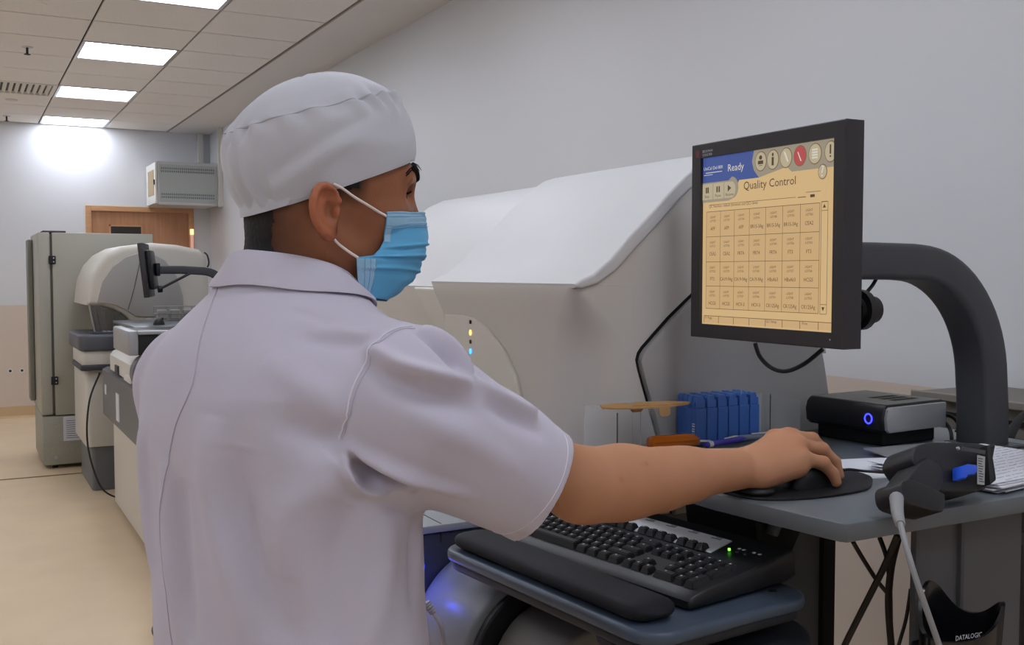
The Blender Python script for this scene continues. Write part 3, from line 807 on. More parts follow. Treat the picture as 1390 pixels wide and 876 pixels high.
def add_key(a, b, w=1.0, d=1.0, h=0.0085):
    """a: distance of the key's right edge from the right end (units), b: row (units from front)."""
    kk = (round(w, 2), round(d, 2), h)
    if kk not in cache:
        bmk = key_mesh(w * PIT - 0.0012, d * PIT - 0.0012, h)
        M4 = Matrix.Rotation(KYAW, 4, 'Z') @ Matrix.Rotation(-TILT, 4, 'Y')
        bmk.transform(M4)
        me = bpy.data.meshes.new('key'); bmk.to_mesh(me); bmk.free(); me.materials.append(MKEY); finish(me, 40)
        cache[kk] = me
    lx = 0.020 + (b + d / 2) * PIT
    ly = 0.014 + (a + w / 2) * PIT
    lz = 0.0225 if lx < 0.13 else 0.0265
    p = Matrix.Translation(KO) @ Matrix.Rotation(KYAW, 4, 'Z') @ Matrix.Rotation(-TILT, 4, 'Y') @ Vector((lx, ly, lz - 0.001))
    o = bpy.data.objects.new('key', cache[kk]); C.objects.link(o); o.parent = K; o.location = p - K.location
    if w < 4:
        box(legend, lx + 0.001, lx + 0.0035, ly + 0.001, ly + 0.0035, lz + h - 0.0012, lz + h - 0.0008)
# numpad columns: a = 0..4 ; nav 4.3..7.3 ; main 7.7..22.7
for r in range(5):
    if r == 0: add_key(0, 0, 1, 2); add_key(1, 0); add_key(2, 0, 2)
    elif r == 1: [add_key(a, 1) for a in (1, 2, 3)]
    elif r == 2: add_key(0, 2, 1, 2); [add_key(a, 2) for a in (1, 2, 3)]
    elif r == 3: [add_key(a, 3) for a in (1, 2, 3)]
    else: [add_key(a, 4) for a in (0, 1, 2, 3)]
for a in (4.3, 5.3, 6.3): add_key(a, 0)
add_key(5.3, 1)
for r in (3, 4):
    for a in (4.3, 5.3, 6.3): add_key(a, r)
m0 = 7.6
for w, seq in ((0, [1.25, 1.25, 1.25, 1.25, 5.5, 1.25, 1.25, 1.25]), (1, [2.5] + [1] * 10 + [2]), (2, [2] + [1] * 11 + [1.75]), (3, [1.5] + [1] * 12 + [1.25]), (4, [2] + [1] * 13)):
    a = m0
    for s in seq:
        add_key(a, w, s, 1, 0.0085 if s < 4 else 0.0105); a += s
fr_ = [4.3, 5.3, 6.3] + [m0 + k for k in (0, 1, 2, 3)] + [m0 + 4.4 + k for k in range(4)] + [m0 + 8.8 + k for k in range(4)] + [m0 + 13.9]
for a in fr_: add_key(a, 5.75, 1, 0.9)
obj('key_legends', kf(legend), MLEG, K, smooth=0)['kind'] = 'stuff'
led = obj('lamp', kf(cyl(BM(), (0.150, 0.066, 0.028), (0.150, 0.066, 0.0308), 0.0019, 12)), mat('green_led', '7CFF4A', 0.4, emit=2.5), K, label='small green lamp')
bm = BM()
for q in (0.052, 0.038): cyl(bm, (0.150, q, 0.028), (0.150, q, 0.0297), 0.002, 8)
obj('dark_lamp', kf(bm), M_INK, K)
bm = BM()
for q in (0.02, 0.03, 0.048, 0.056): box(bm, 0.160, 0.164, q, q + 0.004, 0.0287, 0.0294)
obj('lamp_symbols', kf(bm), MLEG, K, smooth=0)

# ---------------- monitor ----------------
MO = thing('touch_monitor', 'black square monitor with a lit yellowish quality control screen', 'monitor', (1.13, 1.23, 1.345))
th = math.radians(2.6)
# local frame: u towards the viewer's right (-Y), w up, n out of the back (+X)
Lc = Vector((1.112, 1.414, 1.350))
ru = Vector((-0.012, -1.0, 0.0)).normalized(); nb = Vector((1.0, -0.012, 0.0)).normalized(); up = Vector((0, 0, 1))
def mf(bm):
    M4 = Matrix(((ru.x, up.x, nb.x, Lc.x), (ru.y, up.y, nb.y, Lc.y), (ru.z, up.z, nb.z, Lc.z), (0, 0, 0, 1)))
    bm.transform(M4)
    bmesh.ops.recalc_face_normals(bm, faces=bm.faces)
    return bm
W_, H_ = 0.352, 0.328
SX0, SX1, SY0, SY1 = 0.024, 0.330, 0.023, 0.304
bm = BM()
out_ = [(0, 0), (W_, 0), (W_, H_), (0, H_)]; in_ = [(SX0, SY0), (SX1, SY0), (SX1, SY1), (SX0, SY1)]
lay = [[bm.verts.new((x + (0.0015 if x == 0 else -0.0015), y + (0.0015 if y == 0 else -0.0015), 0)) for x, y in out_], [bm.verts.new((x, y, 0.0015)) for x, y in out_],
       [bm.verts.new((x, y, 0.036)) for x, y in out_], [bm.verts.new((x, y, 0.036)) for x, y in in_], [bm.verts.new((x, y, 0.0)) for x, y in in_]]
for a_, b_ in zip(lay, lay[1:] + lay[:1]):
    for k in range(4): bm.faces.new((a_[k], a_[(k + 1) % 4], b_[(k + 1) % 4], b_[k]))
obj('bezel', mf(bm), M_BEZEL, MO)
bm = BM(); box(bm, 0.004, W_ - 0.004, 0.004, H_ - 0.004, 0.02, 0.0365, 0.003, 1); box(bm, 0.05, W_ - 0.05, 0.03, H_ - 0.05, 0.036, 0.055, 0.01, 2)
obj('back_shell', mf(bm), M_BLACK, MO)
hg = BM(); cyl(hg, (W_ - 0.03, 0.055, 0.05), (W_ - 0.03, 0.055, 0.092), 0.020, 20); cyl(hg, (W_ - 0.03, 0.055, 0.058), (W_ - 0.03, 0.055, 0.07), 0.03, 20)
obj('pivot_knob', mf(hg), M_BLACK, MO)
tag_ = text_bm('BECKMAN', 0.0058, Matrix.Translation((0.030, H_ - 0.0155, -0.0004))); merge(tag_, text_bm('COULTER', 0.0058, Matrix.Translation((0.030, H_ - 0.0215, -0.0004))))
obj('maker_mark', mf(tag_), MLEG, MO, smooth=0)
obj('red_emblem', mf(box(BM(), 0.012, 0.022, H_ - 0.022, H_ - 0.010, -0.0004, 0.0004)), mat('emblem_red', '6E2A30', 0.5), MO, smooth=0)
obj('power_dot', mf(cyl(BM(), (W_ - 0.024, 0.013, -0.0006), (W_ - 0.024, 0.013, 0.001), 0.0012, 8)), M_ALU, MO)

SCR = 0.62
def smat(name, col): return mat(name, col, 0.25, emit=SCR, spec=0.3)
def dark(m):
    m.node_tree.nodes['Principled BSDF'].inputs['Base Color'].default_value = (0.01, 0.01, 0.01, 1)
    return m
S_BG = dark(smat('screen_yellow', 'F0CB93')); S_BLUE = dark(smat('screen_blue', '4E63A8')); S_GREY = dark(smat('screen_grey', 'AFA48F'))
S_LT = dark(smat('screen_light', 'D2C3A2')); S_DK = dark(smat('screen_dark_line', '8B6F4D')); S_RED = dark(smat('screen_red', 'CF5B5B'))
S_WH = dark(smat('screen_white', 'F2EBDD')); S_TX = dark(smat('screen_text', '5E4B38')); S_SH = dark(smat('screen_shadow', '7B7264')); S_CELL = dark(smat('screen_cell', 'E7C08A'))
SW, SH = SX1 - SX0, SY1 - SY0
def sp(s, t, layer=0):      # screen coordinates, t downward
    return (SX0 + s * SW, SY1 - t * SH, 0.0065 - layer * 0.00035)
def spoly(bm, pts, layer):
    vs = [bm.verts.new(sp(s, t, layer)) for s, t in pts]
    bm.faces.new(vs)
def srect(bm, s0, s1, t0, t1, layer): spoly(bm, [(s0, t0), (s1, t0), (s1, t1), (s0, t1)], layer)
def sell(s, t, rs, rt, a0=0, a1=360, n=28): return [(s + rs * math.cos(math.radians(a0 + (a1 - a0) * k / n)), t + rt * math.sin(math.radians(a0 + (a1 - a0) * k / n))) for k in range(n if a1 - a0 == 360 else n + 1)]
obj('screen', mf(box(BM(), SX0, SX1, SY0, SY1, 0.0066, 0.012)), S_BG, MO, smooth=0, label='lit yellowish display')
bm = BM(); spoly(bm, [(0, 0.0), (0.44, 0.0), (0.42, 0.10), (0.46, 0.155), (0.305, 0.155), (0.25, 0.235), (0, 0.235)], 1)
obj('blue_header', mf(bm), S_BLUE, MO, smooth=0)
bm = BM(); spoly(bm, [(0.42, 0.0), (1, 0.0), (1, 0.145), (0.70, 0.145), (0.665, 0.115), (0.46, 0.155), (0.42, 0.11), (0.405, 0.06)], 2)
spoly(bm, [(0, 0.15)] + [(0.22, 0.15)] + sell(0.245, 0.195, 0.055, 0.065, -90, 60, 8) + [(0.22, 0.268), (0.0, 0.268)], 2)
obj('grey_bar', mf(bm), S_GREY, MO, smooth=0)
bmd = BM(); bml = BM(); bmr = BM(); bmw = BM(); bmt = BM(); bmc = BM()
cx = [0.475, 0.565, 0.66, 0.758, 0.86, 0.962]
for k, s in enumerate(cx):
    rs = 0.040 if k < 5 else 0.036
    spoly(bmd, sell(s, 0.066, rs + 0.004, 0.056), 3)
    if k == 3: spoly(bmr, sell(s, 0.066, rs, 0.051), 4)
    else:
        b5 = BM(); spoly(b5, sell(s, 0.066, rs, 0.051), 4); obj('round_button', mf(b5), S_LT, MO, smooth=0)
srect(bmt, .455, .495, .062, .082, 5); srect(bmt, .462, .488, .088, .091, 5); spoly(bmt, sell(.475, .045, .012, .012), 5)
srect(bmt, .558, .574, .052, .098, 5); spoly(bmt, sell(.566, .038, .007, .01), 5)
spoly(bmw, [(.645, .035), (.655, .03), (.680, .085), (.672, .092)], 5)
spoly(bmw, [(.742, .045), (.748, .045), (.772, .095), (.764, .095)], 5)
for q in range(4): srect(bmw, .842, .880, .040 + q * .014, .049 + q * .014, 5)
srect(bmt, .957, .967, .030, .078, 5); srect(bmt, .957, .967, .086, .094, 5)
spoly(bmd, sell(.915, .165, .030, .040), 6); b5 = BM(); spoly(b5, sell(.915, .165, .026, .035), 7); obj('help_button', mf(b5), S_LT, MO, smooth=0)
# three soft buttons
for k in range(3):
    s0 = 0.0 + k * 0.093
    b5 = BM()
    if k < 2: srect(b5, s0, s0 + 0.088, 0.158, 0.252, 3)
    else: spoly(b5, [(s0, .158), (s0 + .045, .158)] + sell(s0 + .06, .205, .032, .047, -90, 90, 10) + [(s0, .252)], 3)
    obj('soft_button', mf(b5), S_LT, MO, smooth=0)
for a in (0.030, 0.045): srect(bmt, a, a + 0.011, .178, .213, 5)
for a in (0.122, 0.140): srect(bmt, a, a + 0.011, .178, .213, 5)
spoly(bmt, [(.217, .176), (.245, .196), (.217, .216)], 5)
# grid of assay cells
gs = [0.035, 0.155, 0.27, 0.39, 0.515, 0.64, 0.765, 0.895]
gt_ = [0.325, 0.475, 0.625, 0.77, 0.905]
gs = [g * 1.0 for g in gs]
for i in range(7):
    for j in range(4):
        b5 = BM(); srect(b5, gs[i] + .003, gs[i + 1] - .003, gt_[j] + .003, gt_[j + 1] - .004, 1)
        obj('assay_cell', mf(b5), S_CELL, MO, smooth=0)
for g in gs: srect(bmd, g - .0016, g + .0016, gt_[0], gt_[-1], 2)
for g in gt_: srect(bmd, gs[0], gs[-1], g - .0018, g + .0018, 2)
srect(bmd, .06, .73, .283, .286, 2); srect(bmd, .80, .90, .262, .265, 2)
srect(bmt, .745, .80, .285, .289, 2); srect(bmt, .83, .86, .277, .292, 2)
srect(bmd, .905, .945, .318, .32, 2)
for a, b_ in ((.905, .948),): 
    for q in (.32, .365, .855, .905): srect(bmd, a, b_, q, q + .003, 3)
    for q in (a, b_): srect(bmd, q, q + .003, .32, .905, 3)
spoly(bmt, [(.927, .332), (.937, .352), (.917, .352)], 4); spoly(bmt, [(.917, .87), (.937, .87), (.927, .892)], 4)
# bottom buttons
srect(bmd, .02, 1.0, .948, .952, 2)
for k in range(8): srect(bmd, .02 + k * .125, .024 + k * .125, .952, .992, 3)
srect(bmc, .024, .998, .954, .990, 2)
for q in (.50, .74): spoly(bmd, [(1.0, q), (.985, q + .02), (.985, q + .13), (1.0, q + .15)], 3)
obj('button_edges', mf(bmd), S_DK, MO, smooth=0)['kind'] = 'stuff'; obj('red_button', mf(bmr), S_RED, MO, smooth=0)
obj('white_symbols', mf(bmw), S_WH, MO, smooth=0)['kind'] = 'stuff'; obj('dark_symbols', mf(bmt), S_TX, MO, smooth=0)['kind'] = 'stuff'; obj('bottom_bar', mf(bmc), S_CELL, MO, smooth=0)
bml.free()
def stext(t_, s, t, size, layer=6, align='LEFT', xs=1.0):
    p = sp(s, t, layer)
    return text_bm(t_, size, Matrix.Translation(p), align=align, xs=xs)
w_ = stext('Ready', .215, .098, 0.0165); merge(w_, stext('UniCel DxI 800', .012, .075, 0.0078)); 
w2 = BM(); srect(w2, .03, .17, .090, .094, 6); srect(w2, .015, .09, .103, .106, 6); merge(w_, w2)
merge(w_, stext('?', .902, .190, 0.024, 8))
obj('white_text', mf(w_), S_WH, MO, smooth=0)['kind'] = 'stuff'
q_ = stext('Quality Control', .345, .215, 0.0185)
for a, l in ((.022, 'Stop'), (.112, 'Pause'), (.20, 'Resume')): merge(q_, stext(l, a, .240, 0.0065))
merge(q_, stext('QC Number: default (between and QC) dates', .06, .302, 0.0065))
names = [['AFP', 'AFP', 'AFP', 'BR15-3Ag', 'BR15-3Ag', 'BR15-3Ag', 'CEA2'], ['CEA2', 'CEA2', 'FRT4', 'FRT4', 'FRT4', 'FT3', 'FT3'],
         ['FT3', 'CA19-9Ag', 'CA19-9Ag', 'CA19-9Ag', 'HBsAb3', 'HBsAb3', 'HCG5'], ['HCG5', 'HCG5', 'HCV-3', 'HCV-3', 'CK125Ag', 'CK125Ag', 'CK125Ag']]
for j in range(4):
    for i in range(7):
        c = (gs[i] + gs[i + 1]) / 2
        merge(q_, stext(names[j][i], c, gt_[j] + .112, 0.0082, align='CENTER', xs=0.9))
        merge(q_, stext('LIGHT', c, gt_[j] + .040, 0.0052, align='CENTER'))
        merge(q_, stext('LOT%02d' % (20 + 7 * i + j), c, gt_[j] + .062, 0.0052, align='CENTER'))
merge(q_, stext('F1 Page', .035, .968, 0.006)); merge(q_, stext('QC Setup', .53, .968, 0.006)); merge(q_, stext('Print', .79, .968, 0.006))
obj('dark_text', mf(q_), S_TX, MO, smooth=0)['kind'] = 'stuff'

# ---------------- monitor arm ----------------
AR = thing('gooseneck_stand', 'thick dark grey curved post arm bolted to the desk, holding the near monitor', 'monitor arm', (1.60, 1.205, DZ))
ay = 1.205
path = [(1.19, ay, 1.479), (1.30, ay, 1.479), (1.39, ay, 1.478)] + [(p[0], ay, p[1]) for p in arc(1.40, 1.265, 0.198, 0.212, 88, 8, 16)] + [(1.603, ay, 1.22), (1.604, ay, 1.1563)]
obj('curved_tube', sweep_rect(BM(), path, 0.072, 0.060, (0, 1, 0)), M_ARM, AR, smooth=40)
obj('base_flange', box(BM(), 1.565, 1.66, ay - 0.05, ay + 0.05, DZ, DZ + 0.006, 0.002, 1), M_ARM, AR)
obj('head_plate', box(BM(), 1.174, 1.190, ay - 0.05, ay + 0.05, 1.425, 1.53, 0.003, 1), M_BLACK, AR)

# ---------------- small things on the desk ----------------
# small computer
PCp = thing('mini_computer', 'flat black mini computer with glowing blue ring button and silver side', 'computer', (1.49, 1.35, DZ + 0.022))
pc_yaw = math.radians(4)
def pcf(bm):
    bmesh.ops.translate(bm, verts=bm.verts, vec=(0.018, -0.004, 0))
    return rot(bm, Vector((1.423, 1.261, DZ)), pc_yaw)
obj('shell', pcf(prism(BM(), [(1.412, 1.176), (1.403, 1.183), (1.400, 1.205), (1.404, 1.219), (1.412, 1.226), (1.572, 1.226), (1.572, 1.176)], 'y', 1.268, 1.445, 0.006, 3)), M_BLACK, PCp)
obj('side_plate', pcf(prism(BM(), [(1.413, 1.178), (1.407, 1.183), (1.404, 1.205), (1.408, 1.219), (1.414, 1.223), (1.572, 1.223), (1.572, 1.178)], 'y', 1.262, 1.270, 0.002, 2)), M_SILVER, PCp)
obj('top_plate', pcf(box(BM(), 1.415, 1.572, 1.272, 1.442, 1.2255, 1.2275, 0.001, 1)), mat('pc_top_grey', '6A6864', 0.5), PCp)
bm = BM()
for k in range(11):
    for j in range(3): box(bm, 1.475 + k * 0.0065, 1.478 + k * 0.0065, 1.30 + j * 0.022, 1.315 + j * 0.022, 1.2274, 1.2279)
obj('vent_slots', pcf(bm), M_BLACKM, PCp, smooth=0)
V = []; 
bm = BM(); cc = Vector((1.3995, 1.298, 1.201))
tube(bm, [cc + Vector((0, 0.0075 * math.cos(a), 0.0085 * math.sin(a))) for a in [2 * math.pi * k / 24 for k in range(25)]], 0.0013, 6)
obj('ring_button', pcf(bm), mat('blue_ring', '2A2DFF', 0.4, emit=5.0), PCp, label='glowing blue ring button')
bs = thing('computer_stand', 'matt black box base under the mini computer', 'stand', (1.5, 1.36, DZ))
obj('base', pcf(box(BM(), 1.425, 1.572, 1.285, 1.435, DZ, DZ + 0.0255, 0.003, 1)), M_BLACKM, bs)
# tangle of cables behind it
for k, (pts, l) in enumerate([([(1.6147, 1.3102, 1.1890), (1.6343, 1.2998, 1.1918), (1.6401, 1.2846, 1.1794), (1.6274, 1.2677, 1.1605), (1.6052, 1.2563, 1.1501)], 'upper black cable loop behind the mini computer'),
                              ([(1.6061, 1.3029, 1.1794), (1.6098, 1.2896, 1.1808), (1.6107, 1.2771, 1.1687), (1.5957, 1.2616, 1.1528)], 'lower black cable loop behind the mini computer'),
                              ([(1.6365, 1.3213, 1.1918), (1.6537, 1.3118, 1.1862), (1.6734, 1.3011, 1.1834), (1.6694, 1.3025, 1.1708), (1.6531, 1.2993, 1.1597)], 'thin black cable bent to a point beside the arm post')]):
    tag(obj('cable', tube(BM(), spline(pts), 0.0035 if k < 2 else 0.002, 8), M_CABLE, origin=pts[-1]), l, 'cable', 'cables behind the mini computer')
# hanging cable under the monitor
pts = [(1.1593, 1.3024, 1.3434), (1.1663, 1.2973, 1.3202), (1.1692, 1.2721, 1.3037), (1.1762, 1.2455, 1.3008), (1.1727, 1.2027, 1.3163), (1.1841, 1.1752, 1.3410)]
tag(obj('monitor_cable', tube(BM(), spline(pts), 0.0035, 8), M_CABLE, origin=pts[2]), 'black cable hanging in a loop below the near monitor', 'cable')
pts = [(1.2727, 1.1775, 1.4229), (1.3012, 1.1858, 1.4391), (1.3258, 1.1962, 1.4557), (1.3461, 1.2085, 1.4654)]
tag(obj('arm_cable', tube(BM(), spline(pts), 0.003, 8), M_CABLE, origin=pts[2]), 'short black cable between the monitor back and the arm', 'cable')
# mouse pad and mouse
V = (0.9219, 1.1311, 1.1510), (1.2085, 1.0519, 1.1510)
pad = tag(obj('mouse_pad', prism(BM(), cspline([(0.938, 1.10), (0.945, 1.065), (0.975, 1.04), (1.04, 1.025), (1.12, 1.03), (1.17, 1.06), (1.21, 1.11), (1.20, 1.20), (1.10, 1.26), (0.98, 1.22), (0.94, 1.15)], 5), 'z', DZ, DZ + 0.004, 0.0015, 2), mat('mouse_pad_black', '121215', 0.6), origin=(1.07, 1.13, DZ)), 'black oval gel mouse pad on the desk under the hand', 'mouse pad')
tag(obj('pad_cushion', prism(BM(), rrect(0.945, 0.99, 1.055, 1.19, 0.02), 'z', DZ + 0.0041, DZ + 0.014, 0.007, 3), mat('pad_cushion_black', '16161A', 0.5), origin=(0.96, 1.12, DZ + .004)), 'padded black wrist cushion on the near end of the mouse pad', 'cushion')
V = []; nu, nv = 24, 9
for j in range(nv):
    a = math.pi / 2 * j / (nv - 1)
    for i in range(nu):
        p = 2 * math.pi * i / nu
        V.append((1.085 + 0.056 * math.cos(p) * math.cos(a) ** 0.7, 1.092 + 0.031 * math.sin(p) * math.cos(a) ** 0.7 + 0.01 * math.cos(p), DZ + 0.0042 + 0.034 * math.sin(a) * (1 - 0.25 * math.cos(p))))
ms = thing('hand_mouse', 'black computer mouse held under the person\'s right hand', 'mouse', (1.085, 1.092, DZ + 0.004))
obj_np('shell', V, grid_faces(nu, nv, True) + [tuple(range(nu))[::-1]], M_BLACK, ms)
obj('wheel', cyl(BM(), (1.118, 1.096, DZ + .028), (1.118, 1.104, DZ + .028), 0.009, 12), M_DARK, ms)
pts = [(1.138, 1.10, 1.160), (1.165, 1.105, 1.165), (1.20, 1.10, 1.160), (1.23, 1.08, 1.158), (1.26, 1.07, 1.157)]
tag(obj('mouse_cable', tube(BM(), spline(pts), 0.002, 8), M_CABLE, origin=pts[0]), 'thin black mouse cable running towards the barcode scanner', 'cable')
# card at the edge of the pad
# papers
pp = thing('paper_stack', 'stack of handwritten white sheets at the right end of the desk', 'papers', (1.45, 1.02, DZ))
for k in range(7):
    o = obj('sheet', obox(BM(), (1.408 + random.uniform(-.006, .006), 1.04 + random.uniform(-.006, .006), DZ + 0.0022 + k * 0.0022), (0.30, 0.21, 0.0012), yaw=0.12 + random.uniform(-.05, .05)), M_PAPER, pp, smooth=0)
bm = BM()
for k in range(15):
    y = 0.955 + k * 0.0135
    x = 1.30
    while x < 1.55:
        l = random.uniform(.004, .020)
        if x + l < 1.555: obox(bm, (x + l / 2 , y + (x - 1.43) * 0.12 + random.uniform(-.0012, .0012), DZ + 0.0163), (l, random.uniform(.0007, .0013), 0.0002), yaw=0.12 + random.uniform(-.06, .06))
        x += l + random.uniform(.002, .008)
obj('handwriting', bm, mat('pen_ink', '8C8EA0', 0.9), pp, smooth=0)
tag(obj('paper_sheet', obox(BM(), (1.30, 1.14, DZ + 0.0008), (0.20, 0.15, 0.0012), yaw=-0.28), M_PAPER, origin=(1.30, 1.14, DZ)), 'loose white sheet of paper sticking out left of the barcode scanner', 'paper')
tag(obj('clear_film', obox(BM(), (1.44, 1.185, DZ + 0.006), (0.19, 0.10, 0.0015), yaw=-0.1, roll=0.08), mat('film', '9A9C9E', 0.25, alpha=0.75), origin=(1.45, 1.2, DZ)), 'crumpled grey plastic sleeve behind the barcode scanner', 'plastic sleeve')

# blue sample racks: four long racks side by side, six positions each
RX0, RX1, RY0, RZ = 1.140, 1.288, 1.431, DZ + 0.0035
labs = ['blue sample rack nearest the camera, with a white barcode strip on its end', 'blue sample rack second from the camera', 'blue sample rack third from the camera', 'blue sample rack at the back against the analyser']
for k in range(4):
    y0 = RY0 + k * 0.0145; y1 = y0 + 0.0137
    rkk = thing('sample_rack', labs[k], 'rack', ((RX0 + RX1) / 2, y0, RZ), 'blue sample racks in the clear bin')
    bm = BM()
    n = 6; pw = (RX1 - RX0) / n
    box(bm, RX0 + .001, RX1 - .001, y0 + .0035, y1 - .001, RZ, RZ + 0.064)
    for i in range(n): box(bm, RX0 + i * pw + .0012, RX0 + (i + 1) * pw - .0012, y0, y1, RZ, RZ + 0.066, 0.001, 1)
    obj('body', bm, M_BLUER, rkk)
    for i in range(n):
        bm = BM(); xa = RX0 + i * pw
        prism(bm, [(xa + .002, RZ + .066), (xa + .002, RZ + .084), (xa + .006, RZ + .088), (xa + .015, RZ + .088), (xa + .018, RZ + .080), (xa + pw - .003, RZ + .080), (xa + pw - .003, RZ + .066)], 'y', y0 + .001, y1 - .001, 0.001, 1)
        obj('holder', bm, M_BLUER, rkk)
    bm = BM()
    for q in (0.067, 0.073): box(bm, RX0 - 0.0015, RX0, y0 + .003, y1 - .003, RZ + q, RZ + q + .003)
    obj('end_rib', bm, M_BLUER, rkk, smooth=0)
    if k == 0:
        bm = BM()
        for q in range(8): box(bm, RX0 - 0.0009, RX0 - 0.0002, y0 + .0035, y1 - .0035, RZ + .006 + q * .0045, RZ + .0085 + q * .0045 - .0008 * (q % 2))
        obj('barcode_strip', bm, M_PAPER, rkk, smooth=0)
# clear acrylic bin with a cardboard piece on top
ab = thing('acrylic_bin', 'long clear acrylic bin beside the analyser holding blue racks and an orange screwdriver', 'bin', (1.10, 1.44, DZ))
bx0, bx1, by0, by1, bz = 0.945, 1.347, 1.392, 1.4935, 1.230
obj('wall', box(BM(), bx0, bx0 + .002, by0, by1, DZ + .001, bz), M_ACRYL, ab, smooth=0)
obj('wall', box(BM(), bx1, bx1 + .002, by0, by1, DZ + .001, bz - .003), M_ACRYL, ab, smooth=0)
obj('wall', box(BM(), bx0 + .002, bx1, by1 - .002, by1, DZ + .001, bz), M_ACRYL, ab, smooth=0)
obj('bottom', box(BM(), bx0 + .002, bx1, by0, by1 - .002, DZ + .001, DZ + .003), M_ACRYL, ab, smooth=0)
obj('edge_strip', tube(BM(), [(bx0 + .001, by0, DZ + .002), (bx0 + .001, by0, bz)], 0.0011, 6), M_DARK, ab)
obj('edge_strip', tube(BM(), [(1.020, 1.43, DZ + .003), (1.020, 1.43, bz - .006)], 0.0012, 6), M_SILVER, ab)
obj('edge_strip', tube(BM(), [(1.348, 1.470, DZ + .002), (1.348, 1.470, bz)], 0.0010, 6), M_BLACK, ab)
cb = thing('cardboard_piece', 'torn brown cardboard piece lying across the clear bin', 'cardboard', (1.03, 1.43, bz))
cpts = [(0.948, 1.44), (0.962, 1.425), (0.99, 1.412), (1.03, 1.405), (1.065, 1.405), (1.115, 1.420), (1.128, 1.432), (1.10, 1.445), (1.05, 1.455), (1.02, 1.462), (1.0, 1.478), (0.965, 1.472)]
b2 = prism(BM(), cpts, 'z', bz - .0005 + .001, bz + 0.0030)
obj('sheet', b2, M_CARD, cb, smooth=0)
obj('top_flap', prism(BM(), [(1.0, 1.425), (1.06, 1.408), (1.12, 1.424), (1.09, 1.447), (1.03, 1.462)], 'z', bz + .0031, bz + 0.0052), M_CARD, cb, smooth=0)
obj('bent_tab', prism(BM(), [(1.040, bz), (1.062, bz + .001), (1.063, bz - .010), (1.058, bz - .014), (1.045, bz - .014), (1.040, bz - .010)], 'y', 1.404, 1.4065), M_CARD, cb, smooth=0)
obj('torn_edge', prism(BM(), [(0.985, bz + .001), (1.01, bz + .001), (1.005, bz - .004), (0.99, bz - .004)], 'y', 1.408, 1.412), M_CARDE, cb, smooth=0)
# screwdriver and pens
sd = thing('screwdriver', 'screwdriver with translucent orange handle lying behind the forearm', 'screwdriver', (1.09, 1.42, DZ + .004))
sdp = Vector((1.030, 1.422, DZ + .0175)); sdd = Vector((0.985, -0.10, 0)).normalized()
bm = BM()
ring_r = [0.006, 0.0125, 0.0135, 0.013, 0.0135, 0.0135, 0.0125, 0.010, 0.007]
ring_t = [0, .004, .02, .045, .06, .075, .088, .095, .10]
secn = 24
rows_ = []
for rr, tt in zip(ring_r, ring_t):
    p = sdp + sdd * tt; sidev = Vector((-sdd.y, sdd.x, 0))
    rows_.append([bm.verts.new(p + sidev * (rr * (1 - .10 * (k % 4 == 0)) * math.cos(2 * math.pi * k / secn)) + Vector((0, 0, rr * (1 - .10 * (k % 4 == 0)) * math.sin(2 * math.pi * k / secn)))) for k in range(secn)])
for a_, b_ in zip(rows_, rows_[1:]):
    for k in range(secn): bm.faces.new((a_[k], a_[(k + 1) % secn], b_[(k + 1) % secn], b_[k]))
bm.faces.new(rows_[0][::-1]); bm.faces.new(rows_[-1])
obj('handle', bm, M_ORANGE, sd)
obj('shaft', cyl(BM(), sdp + sdd * .098 - Vector((0, 0, .002)), sdp + sdd * .125 - Vector((0, 0, .004)), 0.003, 10), M_ALU, sd)
M_PURP = mat('pen_violet', '4A3FB5', 0.3)
for (p0, p1, mt, l) in (((1.135, 1.400, DZ + .010), (1.235, 1.410, DZ + .014), M_PURP, 'violet ballpoint pen with clear clip beside the orange screwdriver'), ((1.205, 1.422, DZ + .012), (1.320, 1.420, DZ + .012), mat('pen_grey', '7F8C9B', 0.3, coat=0.3), 'grey pen with yellow-green band in front of the blue racks')):
    t = thing('pen', l, 'pen', p0, 'pens in the clear bin')
    a_ = Vector(p0); b_ = Vector(p1)
    obj('barrel', tube(BM(), [a_, a_ + (b_ - a_) * .04, a_ + (b_ - a_) * .85, b_], [0.002, .0052, .0052, .0015], 12), mt, t)
    obj('clip', tube(BM(), [a_ + (b_ - a_) * .45 + Vector((0, -.003, .0065)), a_ + (b_ - a_) * .78 + Vector((0, -.003, .0065))], 0.0012, 6), M_WHITEP, t)
    obj('band', cyl(BM(), a_ + (b_ - a_) * .08, a_ + (b_ - a_) * .17, 0.0058, 12), mat('band_yellow', 'C3D13A', 0.4) if mt is not M_PURP else M_WHITEP, t)

# barcode scanner lying on its side
SG = thing('barcode_scanner', 'black handheld barcode scanner with blue trigger lying on the desk corner', 'scanner', (1.16, 0.95, DZ))
MG = mat('scanner_rubber', '1C1D22', 0.5, bump=0.1, bscale=900)
